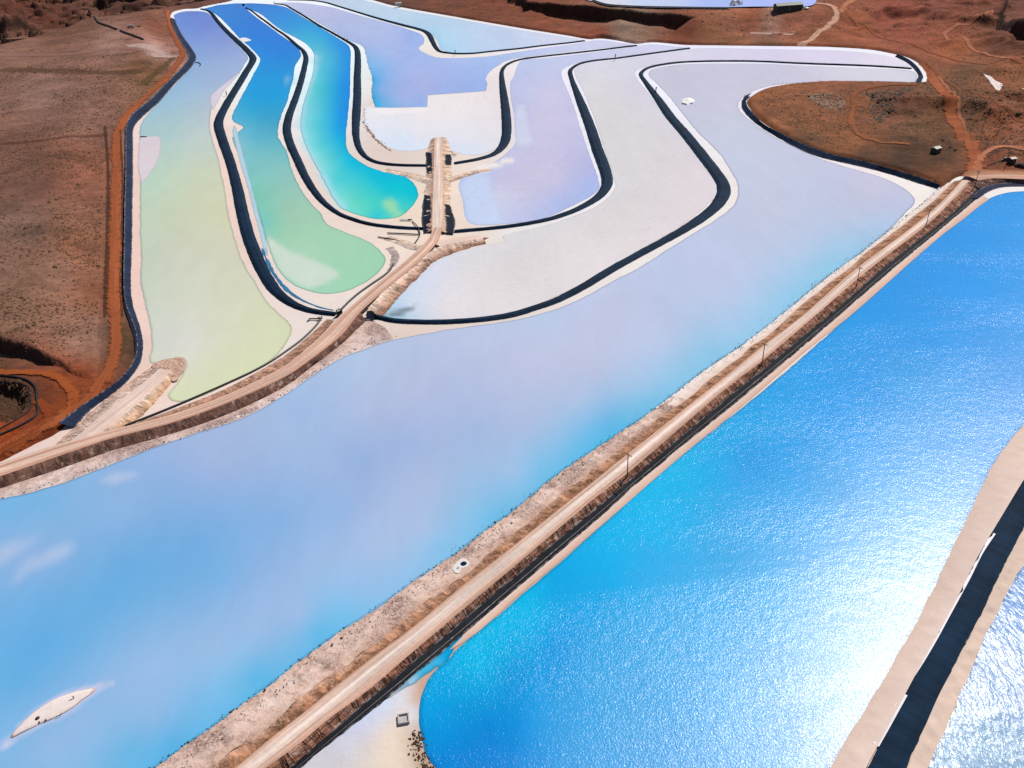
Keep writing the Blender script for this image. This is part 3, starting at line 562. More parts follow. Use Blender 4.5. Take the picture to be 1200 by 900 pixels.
patch([(313,277),(330,287),(360,303),(397,321),(378,334),(360,339),(345,332),(330,319),(322,305)], (198,214,200), 6)
patch([(338,88),(334,91),(333,96),(336,100),(339,101),(341,95),(342,90)], (110,175,225), 3)
patch([(-10,652),(0,640),(25,630),(45,627),(38,640),(15,655),(-8,670)], (196,202,224), 16, .42)
patch([(30,655),(45,648),(62,641),(84,638),(80,650),(60,662),(35,675),(20,688),(5,690),(12,675)], (196,204,226), 16, .45)
patch([(115,565),(122,558),(140,553),(165,556),(150,562),(130,568)], (200,204,222), 12, .5)
patch([(640,805),(680,760),(720,715),(730,690),(760,640),(830,590),(960,520),(1130,420),(1130,590),(1030,795),(968,900),(900,980),(640,980),(625,880)], (60,160,222), 90, .4)
patch([(436,127),(470,127.5),(500,126.5),(500,131),(470,133),(438,132)], (232,228,230), 3)
patch([(557,203),(572,206),(578,225),(584,250),(588,262),(557,262),(548,255),(543,232),(540,217)], (192,206,235), 5)
patch([(560,196),(580,190),(600,185),(604,188),(590,193),(565,201)], (232,226,222), 2)
patch([(608,120),(616,128),(620,150),(622,172),(606,172),(603,150)], (200,204,228), 4)
patch([(448,371),(455,366),(465,363),(478,360),(490,357.5),(480,365),(468,371),(455,372.5)], (120,130,140), 4)
patch([(0,872),(12,864),(26,846),(48,828),(68,816),(90,807),(112,802.5),(135,799),(118,808),(100,822),(80,836),(62,846),(40,855),(20,866),(6,880)], (190,196,222), 5)
patch([(450,236),(457,234),(464,241),(471,252),(464,254),(455,250)], (172,216,152), 12, .85)
patch([(367,62),(373,70),(371,88),(366,104),(360,124),(357,148),(361,165),(371,187),(385,211),(397,232),(406,243),(398,247),(387,233),(376,212),(362,188),(352,168),(348,148),(351,122),(358,104),(364,87),(365,70)], (168,216,230), 5, .75)
sheet('salt_flat', COMPLEX, 0.0, M_SALT, C_SALT, 9, 0, 1, grow=3.2)
for nm, P, C, m in (('pond', P_A, C_A, M_STILL), ('pond', P_B, C_B, M_STILL), ('pond', P_C, C_C, M_STILL), ('pond', P_E, C_E, M_SALTPAN),
                    ('pond', P_F, C_F, M_SALTPAN), ('pond', P_G, C_G, M_SALTPAN), ('salt_pan', P_I, C_I, M_SALTPAN), ('pond', P_J, C_J, M_STILL),
                    ('pond', P_K, C_K, M_WAVE), ('pond', P_M, C_M, M_WAVE2), ('channel', P_CH, C_CH, M_STILL)):
    sheet(nm, P, .075 if nm == 'channel' else .06, m, C, 5 if nm != 'channel' else 4, jit=.22 if m is M_WAVE else .4, rim=.66 if m is not M_SALTPAN else .9)
sheet('salt_bed', P_W, .05, M_BANK, C_W, 6, .5, .95)
# banks and blooms of salt in the brine
def bank(pts, c, soft=0, z=.11, m=None, name='salt_bank', jit=.7, rim=.8):
    sheet(name, pts, z, m or (M_SOFT if soft else M_BANK), c, 5, jit, rim if not soft else 1, soft=soft)
bank([(164.3,161),(176,160),(187,160),(188,172),(186,186),(178,200),(165,214)], (208,198,206))
bank([(281.5,85),(270,93),(257,103),(249,110),(246.5,117),(247.5,124),(250.5,128),(262,107)], (205,198,212))
bank([(271,46),(278,47),(284,44),(292,45.5),(294,47.5),(286,49),(283,48)], (225,222,225), 0, name='salt_spit')
bank([(306,291),(311,304),(321,324),(336,342),(356,354),(375,361),(391,364),(391,362.5),(376,359.5),(357,351.5),(339,339.5),(324,322),(314,304),(308.5,291)], (62,128,172), 0, .09, M_STILL, 'puddle', .5)
bank([(275,147),(280,163),(286,185),(294,215),(302,245),(308,268),(312,285),(314,300),(310,296),(305,275),(298,250),(289,215),(281,190),(275,165),(272.5,152)], (178,208,224), 0, .08, M_STILL, 'puddle', .3)

# ------------------------------------------------------------------ lined dikes
def dike(px, width, label, h=.95, name='dike', end=1):
    p = catmull(W(px), False, near_step(.8)); n2 = normals2(p); w = .79*np.interp(np.linspace(0, 1, len(p)), np.linspace(0, 1, len(width)), width)
    u = np.r_[0, np.cumsum(np.linalg.norm(np.diff(p, axis=0), axis=1))]
    V = []; st = []
    prof = [(-.5, .0), (-.47, .12), (-.2, 1), (.2, 1), (.47, .12), (.5, 0)]
    for k, (o, hh) in enumerate(prof):
        e = (.22*fbm(u/5, u*0+k*3.1, 91, 3)+.1*fbm(u/1.1, u*0+k, 92, 2)) if k in (0, 1, 4, 5) else .15*fbm(u/5, u*0+k, 93, 2)
        q = p[:, :2]+n2*(o*w+e)[:, None]
        V.append(np.c_[q, .02+h*hh+(.05*fbm(u/3, u*0+k, 94, 2) if hh else u*0)]); st.append(np.c_[u, o*w, np.full(len(u), k/5)])
    m = len(p); V = np.concatenate(V); st = np.concatenate(st)
    F = []
    for k in range(len(prof)-1):
        i = np.arange(m-1); F.append(np.stack([k*m+i, k*m+i+1, (k+1)*m+i+1, (k+1)*m+i], 1))
    F = np.concatenate(F)[:, ::-1]
    F = F.tolist()+[[k*m for k in range(6)], [k*m+m-1 for k in range(5, -1, -1)]]
    c = np.tile(LINC, (len(V), 1))
    me = new_mesh(name, V, F, M_LINER, c, st)
    bm = bmesh.new(); bm.from_mesh(me); bmesh.ops.recalc_face_normals(bm, faces=bm.faces[:]); bm.to_mesh(me); bm.free()
    return tag(link(name, me), label, 'dike', 'black lined dikes between the ponds')
LINC = np.array([.006, .020, .045])
D1 = [(236,10.8),(244,12.8),(249,17),(255,25),(265,36),(280,50),(288.5,58),(296.5,69),(288,85),(279,100),(264,125),(256,144),(261,165),(269,187.5),(274,205),(279,225),(284,250),(290.5,275),(299,298),(307,316),(321.5,339),(342,356),(367,365),(394,369)]
D2 = [(288,9.3),(295,13),(304,20),(312.5,26),(323,34),(335,42),(347.5,53),(355.5,60),(358.5,68),(356.5,80),(353,94),(349.5,106),(344.5,120),(338.5,136.5),(336,152.5),(340.5,170),(348.5,187.5),(357,206),(366,221),(377,235),(390,246),(404,254),(433,263),(467,267.3),(498,268.7)]
D3 = [(322,4.6),(334,6.2),(342.5,10.8),(357.5,19.5),(374,30),(390,38.8),(407.5,48.8),(415.5,54),(418.7,60),(419.3,72),(418.7,90),(418.6,111),(417.8,128),(417,145),(417,158),(420,172),(427,182.5),(438,189.3),(451,192.5),(472,194.2),(500,194.6)]
D4 = [(337,.2),(364,.8),(380,2.9),(390,5.6),(420,14.8),(445,22.3),(470,29),(496,36),(503,41),(507.5,50),(512,57.5),(518,61.3),(534,63.2),(554,63),(572.5,61),(610,57.2),(635,54),(665,50.8),(685,48.2)]
D5 = [(746,53.8),(733,55.3),(710,58.2),(672.5,62.5),(635,66.6),(612.5,69.6),(601,72.7),(592,77.5),(588,84),(588.3,96),(590,110),(592.5,130),(593.7,150),(592,165),(586,175),(576,182),(558,187.5),(533,192)]
D6 = [(808,57),(780,60.8),(750,65),(720,69),(710,70),(691,72.3),(677,76),(668.5,82.5),(670,93),(676.5,110),(684,129),(692,150),(700,175),(710,203),(711,217),(702,230),(678.5,244.5),(648,256),(620,262.2),(587,267),(533,272)]
D7 = [(1068,80.8),(1020,77.8),(940,74.8),(890,72.4),(852.5,72),(820,72.4),(796,73.6),(771,77),(757,81),(751,87),(757,97),(771,116),(786,137.5),(803,157),(826,186),(845.5,213),(848,226),(839,241.5),(815,260.5),(782.5,279.8),(750,297.3),(717.5,315.3),(685,335),(652.5,352),(620,363.3),(596.7,370),(563,375),(530,377.4),(496.7,378),(463,376.4),(438,371)]
dike(D1, [5.5, 7, 8.5, 8.5, 8.5, 8.5, 7.5, 8, 8, 7, 4], 'black liner dike left of the long blue to green pond, zigzag with two bends')
dike(D2, [3, 4, 5, 6.5, 7, 7.5, 7, 6, 4, 3.6], 'black liner dike between the blue-green pond and the turquoise pond')
dike(D3, [3.5, 4.5, 5, 7.5, 8, 8, 5, 4], 'black liner dike between the turquoise pond and the white salt bed')
dike(D4, [4, 5, 6, 9, 7, 5, 4.5, 4], 'black liner dike along the far pale pond with an S-bend near its middle')
dike(D5, [4, 4, 4.5, 7.5, 8.5, 8, 4], 'black liner dike right of the white salt bed, curving to the crossroads')
dike(D6, [4, 4.5, 5, 8.5, 9, 9, 7, 4.5, 4], 'black liner dike around the lavender pond ending at the crossroads')
dike(D7, [3.5, 4, 4.5, 9, 9.5, 9, 6.5, 6, 5, 4], 'longest black liner dike around the grey-white salt pan')

# ------------------------------------------------------------------ lofted bands along traced lines
def loft(name, rails, mat, cols, sub=4, z=None, n=None, rough=0.0, jag=0.0, kind='structure', label=None, cat=None, group=None, step=1.0, gully=0.0, seed=0, drape=None, alpha=None, align=True, jside=0):
    R = []
    for (px, zz) in rails: R.append(catmull(W(px, zz), False, near_step(.6)))
    if align:
        bs = resample(R[len(R)//2], 500); ub = np.r_[0, np.cumsum(np.linalg.norm(np.diff(bs, axis=0), axis=1))]
        par = []
        for r in R:
            r2 = resample(r, 700); i = np.array([np.argmin(((bs[:, :2]-q[:2])**2).sum(1)) for q in r2]); u_ = ub[i]
            u_ = np.maximum.accumulate(u_)+np.arange(len(u_))*1e-6; par.append((u_, r2))
        lo = max(q[0][0] for q in par); hi = min(q[0][-1] for q in par)
        t_ = np.linspace(lo, hi, 900)
        R = [np.stack([np.convolve(np.pad(np.interp(t_, u_, r2[:, k]), 6, 'edge'), np.ones(13)/13, 'valid') if hi-lo > 150 else np.interp(t_, u_, r2[:, k]) for k in range(3)], 1) for u_, r2 in par]
    if n is None:
        L = max(np.linalg.norm(np.diff(r, axis=0), axis=1).sum() for r in R)
        mid = R[0][len(R[0])//2]; n = int(min(1600, max(12, L/(near_step(.6*step)(mid)))))
    if align: R = [np.stack([np.interp(np.linspace(0, 899, n), np.arange(900), r[:, k]) for k in range(3)], 1) for r in R]
    else: R = [resample(r, n) for r in R]
    rows = []; cc = []; vv = []
    K = len(R)
    for k in range(K-1):
        for s in range(sub+(1 if k == K-2 else 0)):
            t = s/sub; rows.append(R[k]*(1-t)+R[k+1]*t); cc.append(np.array(cols[k])*(1-t)+np.array(cols[k+1])*t); vv.append((k+t)/(K-1))
    m = len(rows); u = np.r_[0, np.cumsum(np.linalg.norm(np.diff((R[0]+R[-1])/2, axis=0), axis=1))]
    wid = np.linalg.norm(R[-1]-R[0], axis=1).mean()
    V = []; C = []; S = []
    for i, (q, c, v) in enumerate(zip(rows, cc, vv)):
        q = q.copy(); e = math.sin(math.pi*v)
        if gully: q[:, 2] += gully*e*(fbm(u/2.2, u*0+v*.9, 200+seed, 3))
        if rough: q[:, 2] += rough*e*fbm(q[:, 0]/2.5, q[:, 1]/2.5, 210+seed, 3)
        if jag and ((i == 0 and jside != 2) or (i == m-1 and jside != 1)):
            d = (R[-1]-R[0])[:, :2]; d = d/(np.linalg.norm(d, axis=1, keepdims=True)+1e-9)
            q[:, :2] += d*(jag*(fbm(u/5, u*0+i, 220+seed, 4)+.6*fbm(u/1.3, u*0+i, 221+seed, 2)))[:, None]
        if drape is not None: q[:, 2] = terrain_h(q[:, 0], q[:, 1])+drape
        V.append(q); C.append(np.tile(alb(c), (n, 1))); S.append(np.c_[u, np.full(n, v*wid), np.full(n, v if mat is M_LINER else min(1, 2.4*min(v, 1-v)))])
    V = np.concatenate(V); C = np.concatenate(C); S = np.concatenate(S)
    if alpha is not None:
        C = np.c_[C, np.full(len(C), alpha)]
    F = []
    for k in range(m-1):
        i = np.arange(n-1); F.append(np.stack([k*n+i, k*n+i+1, (k+1)*n+i+1, (k+1)*n+i], 1))
    F = np.concatenate(F)
    a, b, c = V[F[:, 0]], V[F[:, 1]], V[F[:, 2]]
    if np.cross(b-a, c-a)[:, 2].sum() < 0: F = F[:, ::-1]
    me = new_mesh(name, V, F, mat, C, S, smooth=True)
    o = link(name, me)
    if label: tag(o, label, cat, group)
    else: structure(o, kind)
    return o
def lerp_rail(a, b, t):
    A = resample(np.array(a, float), 40); B = resample(np.array(b, float), 40); return (A*(1-t)+B*t).tolist()

# --- main causeway
cA = [(120,945),(180,901),(227,867),(283,827),(320,800),(367,763),(400,740),(443,713),(487,680),(533,650),(573,620),(603,598),(640,567),(680,538),(733,503),(767,480),(800,454),(833,429),(867,407),(900,382),(933,355),(960,332),(983,315),(1007,298),(1030,280),(1047,267),(1062,254),(1080,240),(1100,222),(1108,214)]
cC1 = [(215,948),(277,898.7),(320,862.7),(360,832),(380,815),(435.5,771),(480,738),(540,688),(595.5,644.7),(637,611),(700,560.5),(733,534),(780,497),(800,481),(860,433),(895.5,404),(940,370),(1003,315),(1053,278),(1084,254),(1112,228),(1130,208)]
cC2 = [(262,945),(314.7,897),(338.7,881),(360,864),(380,846),(431,809),(480,767),(540,716),(587,677),(640,632),(700,581),(734,555.5),(780,516),(800,499),(860,448),(892,424),(940,383),(969,358),(1003.5,328),(1038,300.5),(1069,277),(1094,256.5),(1120,231),(1138,212)]
cD = [(290,945),(340,898.7),(360,882.7),(401,846),(435.5,816),(463,793.6),(480,778),(540,728),(581.7,692),(609.4,669.7),(640,643),(700,594),(740,560.5),(780,526.7),(800,509.5),(860,459),(896.7,430),(940,394),(983,359),(1011,334),(1035,313.5),(1069,286),(1092,269),(1115,250),(1136,230),(1146,219)]
cE = [(310,942),(353,899),(360,893),(420,845),(459,813),(480,796),(554,734),(602.5,692),(640,660),(710,600),(744,568.5),(780,539),(800,522),(864.4,470),(904,437),(940,407),(991,363),(1022,336),(1053,309.5),(1084,284),(1115,258),(1140,237),(1152,226)]
cF = [(527,762),(543,753),(568,734),(609.4,696),(640,671),(723,600),(762,565.5),(780,550),(800,533),(875.5,471),(940,415),(1000,367),(1073,302),(1107,273),(1130,256),(1147,242),(1160,233)]
cEb = [(522,766),(554,734.5),(602.5,692.5),(640,660.5),(710,600.5),(744,569),(780,539.5),(800,522.5),(864.4,470.5),(904,437.5),(940,407.5),(991,363.5),(1022,336.5),(1053,310),(1084,284.5),(1115,258.5),(1140,237.5),(1155,227)]
cS = lerp_rail(cA, cC1, .74); cS2 = lerp_rail(cA, cC1, .35)
def wobble(rail, amp, n, seed):
    q = resample(np.array(rail, float), n); d = normals2(np.c_[q, np.zeros(n)]); k = (fbm(np.arange(n)*.31, np.arange(n)*0.+seed, seed, 3)*amp*(q[:, 1]/700))[:, None]
    return (q+d*k).tolist()
def vrail(a, b, xs, ts):
    A = resample(np.array(a, float), 90); B = resample(np.array(b, float), 90); t = np.interp(A[:, 0], xs, ts)[:, None]
    return (A*(1-t)+B*t).tolist()
cS = wobble(vrail(cA, cC1, [620, 860], [.74, .46]), 8, 110, 401); cS2 = vrail(cA, cC1, [620, 860], [.36, .24])
dense = lambda r: resample(np.array(r, float), 240).tolist()
far = lambda r, k=0: [q for q in dense(r) if q[0] >= 760+k]; near = lambda r, k=0: [q for q in dense(r) if q[0] <= 790+k]
loft('shore', [(near(cA), .12), (near(cS2, 8), .6), (near(cS, 20), .95)], M_SHORE, [(216,184,170), (226,198,186), (212,176,158)], 6, rough=.35, jag=.5, jside=1, seed=1)
loft('shore', [(far(cA), .10), (far(cS2, 8), .52), (far(cS, 20), .9)], M_SALT, [(232,220,216), (230,214,206), (216,190,176)], 6, rough=.25, jag=.4, jside=1, seed=37)
loft('embankment', [(cS, .95), (cC1, 2.3)], M_RILL, [(196,152,128), (168,116,84)], 8, gully=1.1, rough=.7, seed=2)
loft('dirt_road', [(cC1, 2.3), (lerp_rail(cC1, cC2, .2), 2.42), (lerp_rail(cC1, cC2, .42), 2.5), (lerp_rail(cC1, cC2, .58), 2.5), (lerp_rail(cC1, cC2, .78), 2.42), (cC2, 2.3)], M_ROAD, [(206,168,150), (214,182,166), (234,216,207), (224,200,187), (210,174,156), (198,156,136)], 4, rough=.1, seed=3)
loft('embankment', [(cC2, 2.3), (cD, .95)], M_WASH, [(186,132,106), (150,100,82)], 7, gully=1.2, rough=.4, seed=4)
LDK = (34, 36, 42)
loft('pond_liner', [(cD, .95), (cE, .12)], M_LINER, [LDK, LDK], 4, rough=.12, jag=.3, seed=5)
loft('shore', [(cEb, .3), (cF, .1)], M_BEACH, [(222,198,186), (206,168,150)], 4, rough=.03, jag=.0, seed=6)
# weld seams and pale sheet edges along the liner
loft('liner_seam', [(lerp_rail(cD, cE, .60), .52), (lerp_rail(cD, cE, .66), .46)], M_SHORE, [(120,118,120), (128,124,124)], 1, seed=7)
# --- right pond head: road branch, brown bank and liner behind it
hR1 = [(1136,207),(1147,205.5),(1165,204.5),(1200,205),(1260,206),(1330,210)]; hR2 = [(1133,214),(1147,211.5),(1165,209),(1200,210),(1260,211),(1330,215)]
loft('dirt_road', [(hR1, 2.7), (hR2, 2.7)], M_ROAD, [(205,165,145), (190,145,125)], 4, rough=.06, seed=8)
loft('road_shoulder', [([(1126,206),(1136,199),(1150,198.5),(1165,199),(1200,199),(1330,203)], 2.2), (hR1, 2.68)], M_ROAD, [(150,96,66), (185,138,112)], 4, rough=.15, jag=.5, jside=1, align=False, seed=30)
hL1 = [(1139,232),(1148,222),(1160,217),(1177,214.5),(1200,214.5),(1260,215),(1330,219)]; hL2 = [(1147,233),(1156,226),(1166,221.5),(1178,219),(1200,218.5),(1260,218.5),(1330,223)]
loft('embankment', [(hR2, 2.6), (hL1, 1.0)], M_RILL, [(110,78,66), (92,66,60)], 5, gully=.6, rough=.3, seed=9)
loft('pond_liner', [(hL1, 1.0), (hL2, .12)], M_LINER, [(40,44,70), (36,40,64)], 3, rough=.1, seed=10)
# --- west road, its scarp, its upper bank
wU = [(508,266),(503,278),(490,292),(472,308),(445,330),(413,357),(400,368),(383,386),(367,402),(333,429),(267,462),(200,486),(133,503),(60,523),(0,543),(-100,572)]
wL = [(519,266),(514,281),(502,296),(486,311),(456,336),(425,363),(412,378),(400,393),(367,419),(333,442),(267,472),(200,496),(133,513),(67,535),(0,558),(-100,590)]
wLs = [(425,363),(412,378),(400,393),(367,419),(333,442),(267,472),(200,496),(133,513),(67,535),(0,558),(-100,590)]
wS = [(429,375),(414,390),(400,403),(367,428),(333,453),(283,478),(233,497.5),(187,512),(133,527),(67,550),(0,572),(-100,606)]
wJ = [(470,396.5),(433,407),(400,420),(367,440),(333,463),(283,490),(233,507),(187,522),(133,543),(83,563),(33,578),(0,585),(-100,617)]
wSb = [(452,384),(429,376),(414,390.5),(400,403.5),(367,428.5),(333,453.5),(283,478.5),(233,498),(187,512.5),(133,527.5),(67,550.5),(0,572.5),(-100,606.5)]
ramp = lambda rail: np.interp([p_[1] for p_ in rail], [262, 300, 345], [1.25, 1.7, 2.4])
wM = lerp_rail(wU, wL, .5)
loft('dirt_road', [(wU, ramp(wU)), (lerp_rail(wU, wL, .3), ramp(lerp_rail(wU, wL, .3))+.1), (wM, ramp(wM)+.12), (wL, ramp(wL))], M_ROAD, [(220,192,178), (198,152,130), (222,192,176), (196,150,128)], 4, rough=.08, seed=11)
loft('embankment', [(wLs, 2.4), (wS, .35)], M_RILL, [(134,98,84), (112,80,70)], 6, gully=.8, rough=.5, jag=.5, jside=2, seed=12)
loft('shore', [(wSb, .33), (wJ, .04)], M_SHORE, [(206,176,164), (220,200,196)], 5, rough=.3, jag=.6, jside=2, seed=13)
wB = [(383,374),(367,389),(333,417),(267,454),(200,481),(150,499)]; wBr = [(392,376),(367,402),(333,429),(267,462),(200,486),(155,498)]
loft('embankment', [(wB, .4), (wBr, 2.4)], M_RILL, [(190,150,130), (176,130,105)], 5, gully=.7, rough=.3, seed=14)
nBi = [(426,364),(432,360),(450,341),(472,322),(492,304),(516,288.5),(542,283),(566,279)]; nBo = [(440,372),(448,371),(472,343.5),(492,323),(509,307),(532.5,296),(560,287.6),(585,282)]
loft('embankment', [(nBi, ramp(nBi)-.05), (lerp_rail(nBi, nBo, .5), 1.0), (nBo, .1)], M_RILL, [(232,208,192), (206,170,150), (156,114,94)], 6, gully=.7, rough=.6, jag=.8, jside=2, seed=15)
loft('road_shoulder', [([(508,285),(516,281),(545,277),(575,275)], 1.0), ([(500,297),(516,288.5),(542,283),(566,279)], 1.3)], M_ROAD, [(225,202,188), (222,196,180)], 4, rough=.15, seed=16)
# --- crossroads
rl = [(506,272),(506.5,250),(507,233),(508,207),(509,183),(509.5,161)]; rr_ = [(519,272),(519.5,250),(519,233),(519,210),(518,183),(520,160)]
tl = [(495,274),(494.5,250),(497,227),(500,212),(499,200),(500,180),(505,163)]; tr_ = [(531,275),(532.5,255),(528,236),(529,215),(529,195),(529,180),(524,163)]
loft('dirt_road', [(rl, 1.25), (lerp_rail(rl, rr_, .5), 1.35), (rr_, 1.25)], M_ROAD, [(220,194,180), (230,208,196), (218,188,172)], 4, rough=.08, seed=17)
loft('embankment', [(tl, .05), (rl, 1.25)], M_RILL, [(222,198,184), (190,150,130)], 6, gully=.45, rough=.2, jag=.7, jside=1, seed=18)
loft('embankment', [(rr_, 1.25), (tr_, .05)], M_RILL, [(212,176,150), (226,200,182)], 6, gully=.45, rough=.2, jag=.7, jside=2, seed=19)
def slope_liner(pa, pb, za=.1, zb=.95):
    loft('pond_liner', [(pa, za+.25), (pb, zb+.25)], M_LINER, [(26,32,46), (26,32,46)], 4, rough=.25, jag=.5, seed=20, align=False)
slope_liner([(496,274),(494.5,250),(497,228)], [(506,268),(505.5,250),(504.5,230)])
slope_liner([(500,204),(499.5,190),(499,178)], [(506.5,202),(506.5,190),(506,179)])
slope_liner([(532,275),(533,258),(527,240)], [(523.5,272),(522,255),(521.5,239)], 0.1, .9)
slope_liner([(529.5,193),(529.5,187),(528,181)], [(522.5,192),(521.5,187),(522,181)])
slope_liner([(443,375),(436,376),(429,375)], [(441,369),(435,364),(429.5,365)], .2, 1.8)
slope_liner([(397,372),(391,374),(383,380)], [(401,366),(394,370),(385,378.5)], .2, 1.2)
def spur(cpx, width, c, seed):
    c3 = catmull(W(cpx, 1.2), False, 2.0); n = normals2(c3); k = np.linspace(1, .1, len(c3))
    prof = [(-1.5, 0), (-.5, 1), (.5, 1), (1.5, 0)]; V = []; C = []; S = []; u = np.r_[0, np.cumsum(np.linalg.norm(np.diff(c3, axis=0), axis=1))]
    cc = [c, (222,196,178), (222,196,178), (228,208,194)]
    for j, (o, h) in enumerate(prof):
        V.append(np.c_[c3[:, :2]+n*((o*width)*(.6+.4*k)+.4*fbm(u/3, u*0+j, 300+seed, 3))[:, None], .05+h*1.1*k]); C.append(np.tile(alb(cc[j]), (len(u), 1))); S.append(np.c_[u, np.full(len(u), o*width), np.full(len(u), 1.)])
    m = len(u); F = np.concatenate([np.stack([j*m+np.arange(m-1), j*m+np.arange(1, m), (j+1)*m+np.arange(1, m), (j+1)*m+np.arange(m-1)], 1) for j in range(3)])
    V = np.concatenate(V); a, b, cx = V[F[:, 0]], V[F[:, 1]], V[F[:, 2]]
    if np.cross(b-a, cx-a)[:, 2].sum() < 0: F = F[:, ::-1]
    structure(link('spur_road', new_mesh('spur_road', V, F, M_RILL, np.concatenate(C), np.concatenate(S))))
spur([(508,212),(496,208),(480,203),(462,199.5),(450,197)][::1], 2.6, (140,100,80), 1)
spur([(518,211),(530,207),(545,202.5),(560,198.5),(575,196)][::-1][::-1], 2.6, (175,130,100), 2)
spur([(500,288),(486,287),(470,281),(452,276)], 2.2, (190,160,140), 3)
# --- landing running out into the green pond
sl = [(176,430),(172,434),(140,456),(110,479),(88,501),(60,526)]; s1 = [(186,432),(178,440),(150,462),(120,485),(95,507),(66,530)]; s2 = [(200,434),(192,444),(165,470),(140,490),(112,511),(80,534)]; s3 = [(216,432),(198,452),(174,480),(150,499),(120,516),(92,535)]
loft('embankment', [(sl, .2), (s1, 1.9)], M_RILL, [(205,170,152), (222,194,180)], 6, gully=1.0, rough=.6, jag=.7, jside=1, seed=22)
loft('dirt_road', [(s1, 1.9), (s2, 1.9)], M_ROAD, [(222,196,186), (220,194,180)], 4, rough=.12, seed=23)
loft('embankment', [(s2, 1.9), (s3, .1)], M_RILL, [(224,194,176), (206,160,124)], 6, gully=1.0, rough=.4, jag=.5, jside=2, seed=24)
bank([(176,428),(190,422),(213,419),(218,428),(214,436),(204,446),(192,436),(182,434)], (205,172,156), 0, .5, name='salt_spit', jit=1.0)
loft('erosion_gully', [([(427.5,147),(436,160),(446,170),(458,177)], .06), ([(429.5,146),(438,159),(447.5,168.5),(459,175.8)], .06)], M_SHORE, [(150,114,100), (176,144,130)], 2, jag=1.2, seed=34)
loft('erosion_gully', [([(519,166),(524,176),(532,184)], .06), ([(521,165),(526,174.5),(535,182)], .06)], M_SHORE, [(170,132,112), (190,156,138)], 2, jag=.8, seed=35)
loft('erosion_gully', [([(452,291),(459,301),(458,310),(452,318)], .06), ([(459,288),(468,297),(468,305),(458,314)], .06)], M_SHORE, [(168,156,152), (176,162,158)], 3, jag=1.0, seed=36)
# --- lined outer edge of the left pond and of the island, red service road
o9 = [(199,20),(207,41),(217,58),(221,67),(212,80),(194,98),(173,119),(155,133),(148,147),(147,171),(147,200),(146,235),(145.5,271),(145,300),(144.5,335),(146,352),(152,368),(158,385),(161,400),(158,422),(150,434),(137,447),(117,461),(92,477),(64,499)]
i9 = [(203,19),(213,40),(225,57),(230,67),(224,79),(206,97),(186,120),(166,138),(157,149),(156,171),(156,200),(155.5,235),(155,271),(154.5,300),(153.5,335),(155,352),(159,368),(165,385),(168,400),(166,423),(157,438),(143,454),(123,468),(98,487),(86,508)]
loft('pond_liner', [(o9, 2.35), (i9, .1)], M_LINER, [(38,48,72), (30,40,62)], 5, rough=.25, jag=.2, seed=25)
o8 = [(882,108),(876,114),(875,122),(881,131),(896,146),(915,156),(938,167),(962,176.5),(985,183),(1010,188),(1035,195),(1060,202),(1085,210),(1104,217.5)]
i8 = [(873,112),(869,119),(870,128),(878,138),(896,152),(912,161.5),(935,174),(960,184),(985,190),(1010,195.5),(1035,202),(1060,209.5),(1085,217.5),(1099,222)]
loft('pond_liner', [(o8, 2.3), (i8, .1)], M_LINER, [(22,42,66), (22,40,64)], 4, rough=.2, jag=.3, seed=26)
loft('pond_liner', [([(1052,63),(1066,70),(1076,79),(1082,90),(1079,96)], 2.2), ([(1048,66),(1062,73),(1071,81),(1076,89),(1073,95)], .1)], M_LINER, [(36,46,70), (36,44,66)], 3, rough=.15, seed=27)
# --- liner of the far right dike
loft('shore', [([(1240,450),(1200,497),(1166.7,540),(1136.7,600),(1106.7,663),(1080,717),(1033,800),(1000,853),(971.7,900),(925,975)], .03), ([(1255,480),(1198,565),(1178,598),(1146,652),(1119,706),(1078,781),(1045,843),(1013,903),(975,975)], .5)], M_BEACH, [(212,186,174), (220,198,188)], 5, rough=.15, jag=.25, jside=1, seed=28)
dk = [(np.array(a)+np.array(b))/2 for a, b in zip([(1255,478),(1200,560),(1176.7,600),(1146.7,650),(1120,703),(1080,777),(1046.7,840),(1015,900),(975,975)], [(1275,510),(1218,585),(1196,622),(1170,677),(1146,726),(1112,790),(1087,846),(1063,900),(1022,985)])]
dike([tuple(v) for v in dk], [7.2, 7.2, 7.2], 'wide black liner dike at lower right between two glittering ponds', .35)
loft('salt_crust', [(wobble([(1163,624),(1148,648),(1134,676),(1120,702),(1108,724),(1095,748),(1080,772),(1070,790)], 3, 60, 411), .42), ([(1168,624),(1152,648),(1138,676),(1124,702),(1112,724),(1099,748),(1085,772),(1073,791)], .45)], M_BANK, [(240,236,240), (240,236,240)], 2, jag=.3, jside=1, seed=32)
loft('salt_crust', [(wobble([(1058,812),(1048,830),(1037,849),(1025,872)], 3, 40, 412), .42), ([(1064,814),(1054,832),(1043,852),(1030,875)], .45)], M_BANK, [(236,230,236), (238,232,238)], 2, jag=.3, jside=1, seed=33)
loft('shore', [([(1290,500),(1222,590),(1198,625),(1171,679),(1135,752),(1101,813),(1063,902),(1025,985)], .4), ([(1320,500),(1240,600),(1200,660),(1166.7,720),(1133,797),(1110,850),(1088,900),(1050,985)], .03)], M_BEACH, [(216,192,178), (220,194,178)], 5, gully=.4, rough=.15, jag=.3, jside=2, seed=29)

